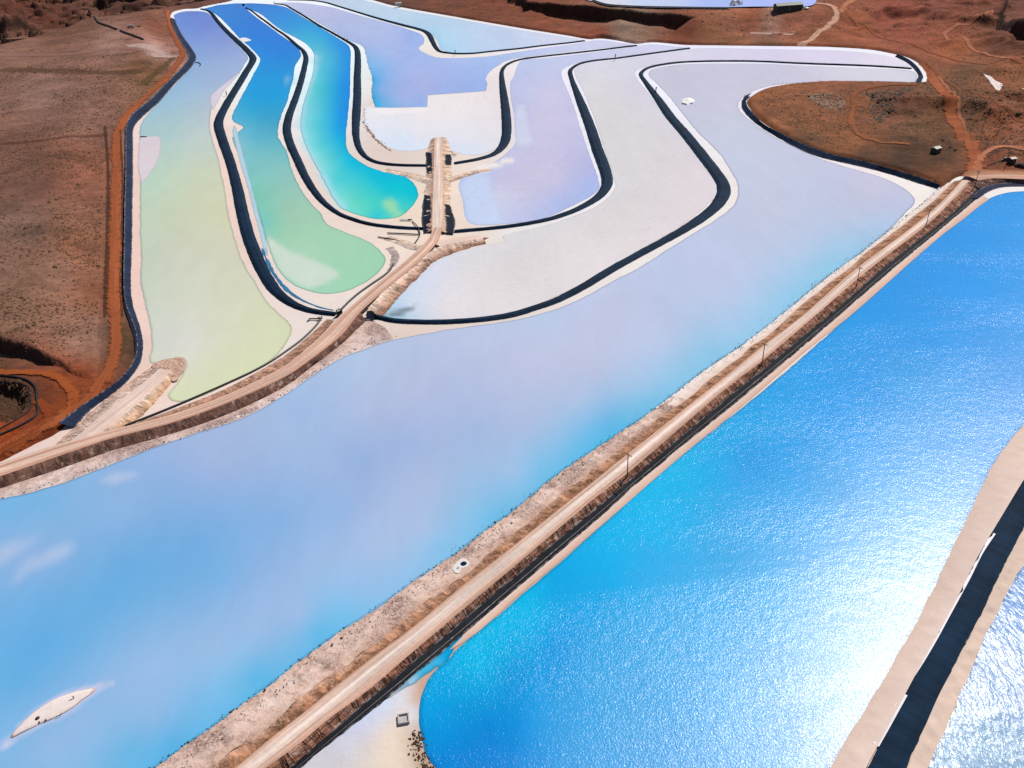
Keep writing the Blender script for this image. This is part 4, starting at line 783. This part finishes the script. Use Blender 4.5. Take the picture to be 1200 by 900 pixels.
def track(px, w, c, z=2.0, alpha=1.0, drape=.4, name='dirt_track', seed=40):
    cen = catmull(W(px, z), False, near_step(.8)); n = normals2(cen)
    L = np.linalg.norm(np.diff(cen, axis=0), axis=1).sum()
    u = np.r_[0, np.cumsum(np.linalg.norm(np.diff(cen, axis=0), axis=1))]; K = 6; V = []; C = []; S = []
    for k in range(K+1):
        v = k/K; q = cen[:, :2]+n*((v-.5)*w*(1+.25*fbm(u/25, u*0, seed, 2)))[:, None]
        V.append(np.c_[q, terrain_h(q[:, 0], q[:, 1])+drape]); C.append(np.tile(np.r_[alb(c), alpha], (len(u), 1))); S.append(np.c_[u, np.full(len(u), v*w), np.full(len(u), min(1, 3*min(v, 1-v)))])
    m = len(u); F = np.concatenate([np.stack([j*m+np.arange(m-1), j*m+np.arange(1, m), (j+1)*m+np.arange(1, m), (j+1)*m+np.arange(m-1)], 1) for j in range(K)])
    V = np.concatenate(V); a, b, cx = V[F[:, 0]], V[F[:, 1]], V[F[:, 2]]
    if np.cross(b-a, cx-a)[:, 2].sum() < 0: F = F[:, ::-1]
    structure(link(name, new_mesh(name, V, F, M_TRACK, np.concatenate(C), np.concatenate(S), smooth=True)))
RED = (150, 80, 46)
track([(196,12),(200,32),(209,50),(214,62),(210,72),(195,91),(173,112),(153,131),(142,147),(137,160),(136,200),(135,250),(134,300),(133,340),(135,380),(136,405),(130,430),(112,455),(85,478),(50,500),(10,522),(-60,555)], 7.5, RED, name='service_road')
track([(-60,425),(0,437),(40,438),(66,442),(82,455),(86,470),(80,485)], 5, (150,76,36))
track([(43,470),(60,486),(40,505),(0,528)], 5, (140,66,32), alpha=.8)
track([(124,150),(127,200),(127,250),(126,300),(124,345),(123,372)], 2.6, (72,44,32), alpha=.55, name='ditch')  # shadow line of the ditch, painted as a flat dark ribbon
track([(141,152),(143.5,200),(143,250),(142,300),(141,340),(143,370)], 1.6, (86,50,34), alpha=.7, name='ditch')
OCH = (160, 92, 58)
track([(1142,203),(1143,190),(1138,175),(1128,155),(1117,135),(1105,112),(1096,98),(1088,85),(1075,72)], 11, (156,86,52))
track([(1140,206),(1150,186),(1163,179),(1180,178),(1205,181),(1250,184)], 5.5, (180,115,85))
track([(1134,160),(1128,140),(1112,108),(1100,90)], 3, (176,112,80), alpha=.8)
track([(984,20),(1010,28),(1040,42),(1075,55),(1110,66),(1150,74),(1200,80),(1260,88)], 6, (152,84,52), alpha=.8)
track([(1085,72),(1100,88),(1118,102),(1130,112),(1150,122),(1175,140),(1200,150)], 4, (140,82,52), alpha=.7)
track([(933,48),(950,42),(965,32),(980,21),(976,16),(960,13.5),(942,13)], 9, (196,150,128), z=6)
track([(985,18),(992,10),(1005,0),(1015,-8)], 8, (175,110,78), z=6)
track([(1200,72),(1165,63),(1140,57),(1125,48),(1108,35),(1118,31),(1140,27),(1160,22),(1172,16),(1185,6)], 5, (178,110,84), alpha=.9)
track([(1000,110),(1000,125),(998,145),(1008,158),(1030,167),(1066,171)], 5, (150,88,54), alpha=.85)
track([(1000,110),(1015,103),(1040,100),(1075,100)], 5, (145,84,54), alpha=.8)
track([(871,108),(900,100),(960,94),(1040,94.5),(1078,96)], 3.2, (86,58,40), alpha=.7)
track([(884,131),(912,153),(960,174),(1010,186),(1060,199),(1095,210)], 3.5, (150,92,56), alpha=.9)
track([(0,66),(40,66),(80,65),(110,62),(140,58),(170,60),(190,62)], 16, (160,118,106), alpha=.5, z=6)
track([(150,56),(165,54),(180,59),(192,64)], 30, (205,178,170), alpha=.6, z=6)
track([(0,83),(60,84),(120,86),(165,85)], 26, (88,62,40), alpha=.4, z=6)
track([(168,100),(180,88),(195,75),(203,66)], 9, (96,74,44), alpha=.5, z=3)
track([(0,170),(50,166),(100,158),(124,152)], 8, (88,50,38), alpha=.4, z=6)

# white salt patches on the desert
def land_patch(px, c, z=2.4, name='salt_patch'):
    p = catmull(W(px, z), True, 2.0); cen = p.mean(0)
    V = [np.r_[cen[:2], 0]]+[np.r_[cen[:2]+(q[:2]-cen[:2])*(t*(1+.12*fbm(np.array([q[0]/4]), np.array([q[1]/4]), 5)[0])), 0] for t in (.5, 1.) for q in p]
    V = np.array(V); V[:, 2] = terrain_h(V[:, 0], V[:, 1])+.2; m = len(p)
    F = [[0, 1+i, 1+(i+1) % m] for i in range(m)]+[[1+i, 1+m+i, 1+m+(i+1) % m] for i in range(m)]+[[1+i, 1+m+(i+1) % m, 1+(i+1) % m] for i in range(m)]
    F = np.array(F); a, b, cx = V[F[:, 0]], V[F[:, 1]], V[F[:, 2]]; s = np.cross(b-a, cx-a)[:, 2]; F[s < 0] = F[s < 0][:, ::-1]
    structure(link(name, new_mesh(name, V, F, M_BANK, np.tile(alb(c), (len(V), 1)))))
land_patch([(1153,87),(1160,88),(1167,91),(1175,94),(1174,100),(1170,102),(1164,97),(1160,92)], (228,212,208))
land_patch([(1190,110),(1202,108.5),(1215,110),(1202,113)], (215,190,182))
land_patch([(880,34),(905,36),(932,38.5),(926,41),(900,38.5),(882,36)], (180,150,142), 4)
land_patch([(935,53),(958,53.5),(962,56),(940,57)], (200,170,160), 2)
# brine pond up on the mesa
ML = W([(690,-3),(712,4.2),(750,6.6),(800,7.6),(854,8.2),(888,7.6),(946,7.2),(957,0),(960,-6),(800,-9)], 14.0)
sheet('pond', ML, 14.0, M_SALTPAN, [((720,2),(215,215,225)),((760,4),(190,205,235)),((850,4),(165,185,240)),((920,4),(165,180,242))], 6, .5, .95, world=True)
o = loft('pond_liner', [([(690,-1),(712,6.3),(750,8.4),(800,9.4),(860,9.8)], 14.2), ([(690,-3),(712,4.2),(750,6.6),(800,7.6),(854,8.2)], 14.05)], M_LINER, [(26,30,48), (26,30,48)], 2, seed=31)

# ------------------------------------------------------------------ things
def at(x, y, z=0): 
    q = W([(x, y)], z)[0]; return Vector(q)
def on_land(x, y, z=2.0):
    q = W([(x, y)], z)[0]
    for _ in range(6):
        h = float(terrain_h(q[:1], q[1:2])[0]); q = W([(x, y)], h)[0]
    return Vector(q)

def make_pole(loc, rz, label, hgt=8.6):
    t = thing('utility_pole', label, 'utility pole', loc, rz, 'utility poles along the causeway')
    MB().rod((0, 0, -.5), (0, 0, hgt), .17, .11, 10).done('shaft', M_WOOD, t)
    MB().box((0, .16, hgt-.9), (2.4, .12, .14)).done('crossarm', M_WOOD, t)
    MB().rod((-.75, .17, hgt-.95), (0, .17, hgt-1.7), .03).rod((.75, .17, hgt-.95), (0, .17, hgt-1.7), .03).done('brace', M_STEEL, t)
    for x in (-1.05, .45, 1.05): MB().rod((x, .16, hgt-.84), (x, .16, hgt-.55), .06, .04).done('insulator', M_GLASS, t)
    return t
cdir = W([(735, 558)])[0]-W([(1085, 265)])[0]; rzp = math.atan2(cdir[1], cdir[0])+math.pi/2
for (x, y), z, lb in (((735, 559), 1.5, 'wooden utility pole nearest the viewer on the causeway edge'), ((893, 427), 1.5, 'wooden utility pole second along the causeway from the nearest one'),
                      ((1003.5, 335.5), 1.5, 'wooden utility pole third along the causeway from the nearest one'), ((1085.2, 265), 1.5, 'wooden utility pole by the tip of the pale lilac pond')):
    make_pole(at(x, y, z), rzp, lb)
make_pole(at(1143, 216, 2.2), rzp, 'wooden utility pole where the causeway meets the red desert', 7.2)
make_pole(on_land(1178, 196), rzp+.7, 'wooden utility pole beside the small pump shed on red soil', 8.6)

def standpipe(px, z, hgt, label):
    t = thing('outlet_pipe', label, 'outlet pipe', at(*px, z), 0, 'outlet pipes standing on the dikes')
    MB().rod((0, 0, -.3), (0, 0, hgt), .32, .32, 10).done('riser', M_PIPE, t)
    MB().tube([(0, 0, hgt-.1), (.15, -.4, hgt+.15), (.3, -1.0, hgt+.1), (.35, -1.4, hgt-.5)], .24).done('spout', M_PIPE, t)
    MB().box((0, .5, .55), (1.1, .9, .14)).done('platform', M_STEEL, t)
for px, z, h, lb in (((533.5, 63.5), 1.2, 3.6, 'dark upright pipe on the dike near its S-bend'), ((721, 69.3), 1.2, 3.8, 'dark upright pipe on the far dike of the lavender pond'),
                     ((768.5, 108), .8, 3.4, 'dark upright pipe on the right side of the longest dike'), ((321.5, 5), 1.2, 3.6, 'dark upright pipe at the far corner of the turquoise pond'),
                     ((265.5, 111), .8, 3.0, 'dark upright pipe beside the pale salt bank of the left pond'), ((407.5, 49), 1.2, 2.6, 'short dark pipe at the bend above the turquoise pond')):
    standpipe(px, z, h, lb)
def pipeline(pts, r, label, name='pipe', mat=None, z=.35, land=False, group=None):
    P3 = [on_land(*p)+Vector((0, 0, r)) for p in pts] if land else [at(p[0], p[1], z if len(p) < 3 else p[2]) for p in pts]
    P3 = catmull(np.array([tuple(p) for p in P3]), False, 3.0)
    if land:
        for q in P3: q[2] = float(terrain_h(q[:1], q[1:2])[0])+r
    o = MB().tube([tuple(q) for q in P3], r).done(name, mat or M_PIPE)
    return tag(o, label, 'pipe', group)
pipeline([(147,498.5,.5),(170,489.5,.45),(200,477.5,.4),(233,463.5,.4),(267,448.5,.4),(295,435.5,.4),(317,423.5,.4),(337,410,.4),(352,399,.4),(365,387,.4),(373,378,.4),(377,371,.6)], .32, 'long black pipe along the salt shore above the west road')
pipeline([(400,362,.5),(411,351,.5),(422.5,341.5,.5),(436,332,.5),(450,322.5,.5),(458,315,.5),(461,309,.5)], .35, 'black pipe along the green pond bank beside the upper road')
pipeline([(454,273,.5),(470,273.6,.5),(492,274.8,.6)], .3, 'short straight black pipe on salt below the turquoise pond')
pipeline([(443,277.5,.4),(460,280.5,.4),(474,284,.4),(486,288,.6)], .26, 'curved dark pipe left of the crossroads on pink salt')
pipeline([(483,259,.5),(489,265,.8),(492,275,.6),(486,285,.6)], .26, 'thin bent pipe dropping from the turquoise pond outlet')
pipeline([(229,73,.4),(232,73.2,.5),(234.5,74.2,.5),(235,76,.4),(233.5,77.5,.3)], .35, 'hooked pipe at the shore of the lavender pond corner')
pipeline([(164.5,160,.4),(168,160,.4),(172,160.3,.3)], .3, 'short blue-grey pipe at the top of the white salt bank')
pipeline([(-30,436),(0,440.5),(20,443),(34,447),(42,455),(43.5,470),(43,487),(25,499),(0,510.5),(-40,528)], .35, 'black pipe looping around the dark pit at left', land=True)
pipeline([(-30,443),(0,446),(22,449),(34,455),(36,470),(34,482),(0,503),(-30,517)], .22, 'thinner inner pipe running beside the dark pit rim', land=True)
# intake fitting at the end of the left dike
t = thing('pipe_fitting', 'dark pipe tee on salt near the end of the zigzag dike', 'pipe fitting', at(370, 375, .1))
MB().rod((-2.6, .4, .5), (2.6, -.1, .5), .28).done('manifold', M_PIPE, t); MB().rod((-2.2, .3, .5), (-3.1, -1.2, .3), .22).done('branch', M_PIPE, t); MB().box((1.3, .1, .75), (.7, .7, .9)).done('valve', M_STEEL, t)
t = thing('sluice_gate', 'dark sluice frame where the zigzag dike meets the road', 'sluice gate', at(398, 368, .8), .6)
MB().box((-1.1, 0, .7), (.3, .5, 2.4)).box((1.1, 0, .7), (.3, .5, 2.4)).box((0, 0, 2.0), (2.6, .6, .25)).done('frame', M_STEEL, t)
MB().box((0, 0, .5), (1.9, .12, 1.7)).done('gate_leaf', M_DARK, t); MB().rod((0, 0, 1.3), (0, 0, 3.0), .06).done('spindle', M_STEEL, t)
# discharge apron of the turquoise pond
t = thing('discharge_apron', 'white plastic apron under the turquoise pond outlet', 'outlet apron', at(475, 258, .15), -.2)
MB().box((0, 0, .1), (5.5, 2.2, .12), bevel=.04).done('apron', M_WHITE, t); MB().rod((3.5, -.2, .5), (1.4, .2, .35), .28).done('outlet', M_STEEL, t)
# concrete box on the sand spit
q = at(473, 843, .1)
t = thing('concrete_box', 'grey open-topped concrete box sunk in sand at the spit', 'concrete box', q, .15)
w_ = 2.1
for (cx_, cy_, sx, sy) in ((0, -w_/2, w_+.3, .28), (0, w_/2, w_+.3, .28), (-w_/2, 0, .28, w_-.3), (w_/2, 0, .28, w_-.3)):
    MB().box((cx_, cy_, .2), (sx, sy, .7), bevel=.03).done('side_wall', M_CONC, t)
MB().box((0, 0, .05), (w_-.3, w_-.3, .2)).done('floor_slab', M_CONC, t)
# spring pool with white crust on the causeway bank
bank([(530,665),(533,660),(538,658),(540.5,655),(546,654.5),(550,657),(549,660.5),(546,664),(541,667),(538,670),(533,670)], (226,216,212), 0, .84, M_SALT, name='salt_patch', jit=1.1, rim=.95)
for pts, lb in (([(539.5,661),(541.5,658.5),(545,658),(547,659.5),(545.5,662),(542,663)], 'dark blue round pool in white salt on the causeway bank'), ([(534.5,666.5),(535.5,664.5),(537.5,663.5),(538.3,665),(537,667.3)], 'smaller dark pool beside the round pool on white salt')):
    o = sheet('puddle', pts, .87, M_STILL, (12,48,78) if 'round pool' in lb and lb.startswith('dark') else (140,186,208), 4, .15, .8)
# salt island in the lower left
def island():
    px = [(12,865),(25,848),(45,831),(66,819),(88,811),(104,807.5),(112,807),(109,812),(98,820),(82,832),(64,842),(45,850),(25,860)]
    p = catmull(W(px, 0), True, .7); cen = p.mean(0); V = [np.r_[cen[:2], .52]]
    m = len(p)
    for t, h in ((.35, .5), (.7, .45), (.9, .32), (.98, .16), (1.0, .0)):
        for q in p:
            j = 1+.035*fbm(np.array([q[0]/1.5]), np.array([q[1]/1.5]), 9, 3)[0]*(t > .8)
            s = cen[:2]+(q[:2]-cen[:2])*t*j; V.append(np.r_[s, h+.12*fbm(np.array([s[0]/2]), np.array([s[1]/2]), 12, 3)[0]*(t < .95)])
    F = [[0, 1+i, 1+(i+1) % m] for i in range(m)]
    for k in range(4):
        a = 1+k*m; b = a+m
        for i in range(m):
            F += [[a+i, b+i, b+(i+1) % m], [a+i, b+(i+1) % m, a+(i+1) % m]]
    V = np.array(V); F = np.array(F); s = np.cross(V[F[:, 1]]-V[F[:, 0]], V[F[:, 2]]-V[F[:, 0]])[:, 2]; F[s < 0] = F[s < 0][:, ::-1]
    C = np.tile(alb((230,215,210)), (len(V), 1)); C[1+3*m:] = alb((178,150,146))
    structure(link('salt_island', new_mesh('salt_island', V, F, M_SALT, C, smooth=True)))
island()
def rock(loc, size, label, name='boulder', group=None, mat=None):
    bm = bmesh.new(); bmesh.ops.create_icosphere(bm, subdivisions=2, radius=1)
    o3 = random.random()*50
    for v in bm.verts:
        k = 1+.45*float(fbm(np.array([v.co.x*1.4+o3]), np.array([v.co.y*1.4+v.co.z*2]), 4, 3)[0]); v.co = Vector((v.co.x*size*k, v.co.y*size*.8*k, v.co.z*size*.6*k))
    me = bpy.data.meshes.new(name); bm.to_mesh(me); bm.free(); me.materials.append(mat or M_DARK)
    o = link(name, me, None, loc); o.rotation_euler = (0, 0, random.random()*6)
    return tag(o, label, 'rock', group)
rock(at(44, 842, .45), .5, 'larger dark rock near the left end of the salt island', group='rocks on the salt island')
rock(at(46, 846, .45), .2, 'tiny dark rock just below the larger rock on the salt island', group='rocks on the salt island')
rock(at(53.5, 843.5, .45), .2, 'small dark rock right of the larger rock on the salt island', group='rocks on the salt island')
def stick(pts, label):
    o = MB().tube([tuple(at(x, y, z)) for x, y, z in pts], .06, 5).done('driftwood', M_WOOD)
    tag(o, label, 'driftwood', 'bent sticks on the salt island')
stick([(80,821,.5),(84,819.5,.6),(86.7,818,.62),(86.8,816.8,.6),(84.8,815.8,.58)], 'bent stick at the upper right of the salt island')
stick([(65,840.5,.4),(69,838.3,.5),(72,836.5,.5),(71.8,835.4,.5)], 'hooked stick on the lower edge of the salt island')
# salt heap already a patch: give it its raised cone
bm_loc = at(806, 119, .1)
o = rock(bm_loc, 4.6, 'round white salt heap standing in the pale pond', 'salt_heap', mat=M_SALTWHITE); o.scale = (.95, 2.9, .55); o.rotation_euler = (0, 0, -math.atan2(bm_loc.x, bm_loc.y)); o['category'] = 'salt heap'
# sheds and plant
def shed(loc, rz, sx, sy, h, label, wall, roofm, name='shed', cat='shed', group=None, vent=False):
    t = thing(name, label, cat, loc, rz, group)
    MB().box((0, 0, h/2), (sx, sy, h)).done('wall', wall, t)
    b = bmesh.new(); e = .25; r = h+min(sx, sy)*.22
    vs = [b.verts.new(p) for p in ((-sx/2-e, -sy/2-e, h), (sx/2+e, -sy/2-e, h), (sx/2+e, sy/2+e, h), (-sx/2-e, sy/2+e, h), (-sx/2-e, 0, r), (sx/2+e, 0, r))]
    for f in ((0, 1, 5, 4), (2, 3, 4, 5), (0, 4, 3), (1, 2, 5), (3, 2, 1, 0)): b.faces.new([vs[i] for i in f])
    me = bpy.data.meshes.new('roof'); b.to_mesh(me); b.free(); me.materials.append(roofm); link('roof', me, t)
    d = MB().box((0, -sy/2-.03, h*.42), (.9, .06, h*.8)).done('door', M_STEEL, t)
    MB().box((.3, -sy/2-.08, h*.42), (.06, .06, .2)).done('handle', M_PIPE, d)
    w = MB().box((sx*.3, -sy/2-.03, h*.6), (.7, .06, .7)).done('window', M_PIPE, t)
    return t
shed(on_land(1096, 179), .5, 4.2, 3.4, 2.8, 'lone shed with white roof and dark walls on the brown island', M_GREEN, M_WHITE)
shed(on_land(1185, 191), .2, 3.0, 2.6, 2.6, 'small dark pump shed with pale roof near the right edge', M_PIPE, M_WHITE)
t = thing('pump_unit', 'dark pump engine with pipe beside the pump shed', 'pump', on_land(1178, 188), .3)
MB().box((0, 0, .9), (2.6, 1.4, 1.3), bevel=.1).done('engine', M_GREEN, t); MB().box((0, 0, .15), (3.2, 1.6, .25)).done('skid', M_STEEL, t)
MB().rod((.8, 0, 1.5), (.8, 0, 2.6), .1).done('exhaust', M_STEEL, t); MB().tube([(-1.3, 0, .8), (-2.4, 0, .7), (-3.2, -.3, .2)], .22).done('hose', M_PIPE, t)
rock(on_land(1196, 195), 3.4, 'dark low heap of soil right of the pump shed', 'soil_heap')['category'] = 'soil heap'
pipeline([(1150,197),(1160,193.5),(1170,190),(1177,188.5)], .22, 'black hose from the pump unit towards the causeway', land=True)
# trailer upper left
q = on_land(153.5, 33, 6)
t = thing('tank_trailer', 'pale tank trailer parked alone on the upper left plain', 'trailer', q, .2)
MB().rod((-3.2, 0, 2.2), (3.2, 0, 2.2), 1.35, 1.35, 14).done('tank', M_WHITE, t); MB().box((0, 0, .95), (7.4, 1.6, .25)).done('chassis', M_PIPE, t)
for x in (-2.2, 2.0):
    for y in (-.95, .95): MB().rod((x, y-.18, .55), (x, y+.18, .55), .55, .55, 12).done('wheel', M_PIPE, t)
MB().box((4.6, 0, .9), (2.0, .16, .16)).done('drawbar', M_STEEL, t)
q2 = on_land(163, 31.5, 6)
t = thing('flat_trailer', 'low dark flat trailer to the right of the tank trailer', 'trailer', q2, .1)
MB().box((0, 0, .9), (5.5, 1.9, .2)).done('deck', M_PIPE, t)
for x in (-1, 1): 
    for y in (-.9, .9): MB().rod((x, y-.12, .45), (x, y+.12, .45), .45, .45, 10).done('wheel', M_PIPE, t)
pipeline([(105,23),(115,26.5),(125,30.5),(137,35)], .9, 'dark raised pipeline across the upper left plain, far length', land=True, group='dark pipeline lengths')
pipeline([(141,36.5),(150,40),(158,43),(168,47)], .9, 'dark raised pipeline across the upper left plain, near length', land=True, group='dark pipeline lengths')
# works on the mesa
t = shed(on_land(923, 12.6, 12), .1, 26, 9, 5.5, 'long dark green building on the mesa beside the far road', M_GREEN, M_GREEN, 'works_building', 'building')
for x, lb, m in ((-10, 'white tank at the left end of the long green building', M_WHITE), (16, 'white tank at the right end of the long green building', M_WHITE)):
    q = on_land(923+x*1.35, 13, 12); t = thing('storage_tank', lb, 'tank', q, 0, 'white tanks by the green building')
    MB().rod((0, 0, -3), (0, 0, 3.0), 2.6, 2.6, 18).done('shell', m, t); MB().rod((0, 0, 3.0), (0, 0, 3.8), 2.6, .3, 18).done('roof', m, t); MB().rod((2.7, 0, 0), (2.7, 0, 3.2), .12).done('ladder', M_STEEL, t)
o = rock(at(862, 5.8, 14), 7, 'white conical salt heap at the edge of the mesa pond', 'salt_heap', mat=M_SALTWHITE); o.scale = (1, 1, 1.3); o['category'] = 'salt heap'
t = shed(on_land(467, 6.5), .3, 7, 4, 3, 'small white hut on red soil above the far pale pond', M_WHITE, M_WHITE, 'hut', 'hut')

# rubble and scrub as ground cover
def scatter(name, mat, pts, smin, smax, flat=.7, kind='stuff', big=.03):
    n = len(pts); s = RNG.uniform(smin, smax, n)*np.where(RNG.random(n) < big, 2.0, 1.0); a = RNG.random(n)*6.28
    base = np.array([(1, 0, 0), (.4, .9, .1), (-.7, .7, 0), (-.9, -.5, .05), (.2, -1, 0), (.15, .1, 1), (-.35, .25, .8)])
    tri = np.array([(0, 1, 5), (1, 2, 6), (1, 6, 5), (2, 3, 6), (3, 4, 5), (3, 5, 6), (4, 0, 5)])
    jit = RNG.uniform(.7, 1.25, (n, 7, 3))
    B = base[None]*jit*s[:, None, None]; B[:, :, 2] *= flat
    ca, sa = np.cos(a)[:, None], np.sin(a)[:, None]
    X = B[:, :, 0]*ca-B[:, :, 1]*sa; Y = B[:, :, 0]*sa+B[:, :, 1]*ca
    V = np.stack([X+pts[:, None, 0], Y+pts[:, None, 1], B[:, :, 2]+pts[:, None, 2]-.08], 2).reshape(-1, 3)
    F = (tri[None]+(np.arange(n)*7)[:, None, None]).reshape(-1, 3)
    structure(link(name, new_mesh(name, V, F, mat)), kind)
def land_points(n, poly=None, near=0, far=1200, dens=None):
    out = []
    while sum(map(len, out)) < n:
        px = np.stack([RNG.uniform(-60, 1260, 60000), RNG.uniform(-8, 545, 60000)], 1) if poly is None else None
        if poly is None:
            a = np.radians(RNG.uniform(-45, 43, 60000)); r = np.sqrt(RNG.uniform(150**2, 1350**2, 60000))
            P = np.stack([r*np.sin(a), r*np.cos(a)], 1)
        else:
            mn, mx = poly[:, :2].min(0), poly[:, :2].max(0); P = RNG.uniform(mn, mx, (60000, 2)); P = P[inside(P, poly)]
        d = segdist(P, cx_poly[::3], True); ok = (~inside(P, cx_poly)) & (d > 7)
        P = P[ok]
        if dens: 
            k = RNG.random(len(P)) < dens(P); P = P[k]
        out.append(P)
    P = np.concatenate(out)[:n]; return np.c_[P, terrain_h(P[:, 0], P[:, 1])]
road_px = W([(196,12),(209,50),(214,62),(195,91),(153,131),(137,160),(135,250),(133,340),(136,405),(112,455),(50,500),(-60,555)], 2)
road_px2 = W([(1142,203),(1138,175),(1117,135),(1096,98),(1088,85)], 2); road_px3 = W([(-60,425),(40,438),(82,455),(86,470)], 2)
def dens(P):
    k = np.clip(.45+1.1*fbm(P[:, 0]/45, P[:, 1]/45, 101, 4), .03, 1)
    for r_ in (road_px, road_px2, road_px3): k = np.where(segdist(P, r_) < 5.5, 0, k)
    return k
scatter('desert_scrub', M_SCRUB, land_points(17000, W([(-30,100),(60,70),(180,60),(205,70),(140,140),(118,200),(112,340),(104,425),(0,398),(-40,390)], 6), dens=lambda P: np.clip(.4+1.2*fbm(P[:, 0]/30, P[:, 1]/30, 107, 4), .03, 1)), .18, .62)
scatter('desert_scrub', M_SCRUB, land_points(30000, dens=dens), .25, .8)
scatter('desert_scrub', M_SCRUB, land_points(2600, W([(1070,95),(1200,80),(1260,190),(1160,195),(1120,150)], 2), dens=dens), .3, .85)
scatter('desert_scrub', M_SCRUB, land_points(5200, W([(885,125),(900,106),(1075,99),(1125,190),(1100,210),(985,182)], 2), dens=lambda P: np.clip(.35+.9*fbm(P[:, 0]/18, P[:, 1]/18, 103, 3), .05, 1)), .22, .6)
scatter('rubble', M_RUBBLE, land_points(170, W([(946,117),(952,110),(975,109),(990,119),(988,129),(968,126)], 2)), .4, 1.5, .9)
scatter('rubble', M_DARK, land_points(420, W([(1015,110),(1075,102),(1060,115),(1040,135),(1030,143),(1022,130)], 2)), .4, 1.3, .6)
scatter('dark_scrub', M_SCRUB, np.array([q for q in land_points(1500, PIT)]), .2, .6, 1.1)
# crust lumps and brush at the water's edge
def edge_points(rail, n, spread, z, zr=.15, t0=0, t1=1):
    p = catmull(W(rail), False, 1.0); k = RNG.integers(int(len(p)*t0), int(len(p)*t1), n); q = p[k].copy(); q[:, :2] += RNG.normal(0, spread, (n, 2)); q[:, 2] = z+RNG.uniform(0, zr, n); return q
_lp = catmull(W([(178,430),(190,424),(212,421),(216,429),(206,443),(192,437)]), True, 2)
_q = RNG.uniform(_lp[:, :2].min(0), _lp[:, :2].max(0), (900, 2)); _q = _q[inside(_q, _lp)][:420]
scatter('salt_lumps', M_BANK_ROCK, np.c_[_q, np.full(len(_q), .55)], .12, .5, .7)
scatter('shore_lumps', M_DARK, edge_points(cA, 1500, .4, .08), .05, .24, .7)
scatter('shore_lumps', M_DARK, edge_points(lerp_rail(wS, wJ, .8), 260, .6, .15), .06, .26, .6)
scatter('shore_lumps', M_DARK, edge_points(lerp_rail(cA, cS, .5), 2600, 1.7, .5), .05, .18, .7)
scatter('shore_lumps', M_SCRUB, edge_points([(488,858),(489,872),(490,882),(497,894),(503,903)], 150, .8, .1), .05, .28, .7)
scatter('shore_lumps', M_DARK, edge_points(P_A, 160, .5, .06), .06, .24, .6)
scatter('shore_lumps', M_DARK, edge_points(P_E[:14], 200, .7, .06), .15, .5, .5)
scatter('shore_lumps', M_DARK, edge_points(P_W[-4:]+P_W[:1], 130, .8, .06), .15, .45, .5)

# ------------------------------------------------------------------ light, sky, camera
SUN_AZ, SUN_EL = math.radians(37.5), math.radians(48.5)
sd = Vector((math.sin(SUN_AZ)*math.cos(SUN_EL), math.cos(SUN_AZ)*math.cos(SUN_EL), math.sin(SUN_EL)))
L = bpy.data.lights.new('sun', 'SUN'); L.energy = 4.2; L.angle = math.radians(.53); L.color = (1, .955, .885)
so = bpy.data.objects.new('sun', L); COL.objects.link(so); so.rotation_euler = sd.to_track_quat('Z', 'Y').to_euler(); so.location = (0, 0, 400)
w = bpy.data.worlds.new('World'); SC.world = w; w.use_nodes = True; nt = w.node_tree; nt.nodes.clear()
sky = nt.nodes.new('ShaderNodeTexSky'); sky.sky_type = 'NISHITA'; sky.sun_disc = False; sky.sun_elevation = SUN_EL; sky.sun_rotation = SUN_AZ; sky.altitude = 1200
bg = nt.nodes.new('ShaderNodeBackground'); bg.inputs[1].default_value = .05; wo = nt.nodes.new('ShaderNodeOutputWorld')
nt.links.new(sky.outputs[0], bg.inputs[0]); nt.links.new(bg.outputs[0], wo.inputs[0])
cam = bpy.data.cameras.new('camera'); cam.sensor_width = 36; cam.sensor_fit = 'HORIZONTAL'; cam.lens = FPX/1200*36; cam.clip_start = 1; cam.clip_end = 60000
co = bpy.data.objects.new('camera', cam); COL.objects.link(co)
sp, cp = math.sin(PITCH), math.cos(PITCH)
right = Vector((_c, -_s*sp, -_s*cp)); up = Vector((_s, _c*sp, _c*cp)); back = Vector((0, -cp, sp))
Mx = Matrix((right, up, back)).transposed().to_4x4(); Mx.translation = Vector((0, 0, HCAM)); co.matrix_world = Mx
SC.camera = co
SC.view_settings.view_transform = 'Standard'; SC.view_settings.look = 'None'; SC.view_settings.exposure = .06; SC.view_settings.gamma = 1
SC.cycles.max_bounces = 4; SC.cycles.diffuse_bounces = 2; SC.cycles.glossy_bounces = 2; SC.cycles.transparent_max_bounces = 8
SC.cycles.use_denoising = False; SC.cycles.sample_clamp_indirect = 4; SC.cycles.caustics_reflective = False; SC.cycles.caustics_refractive = False
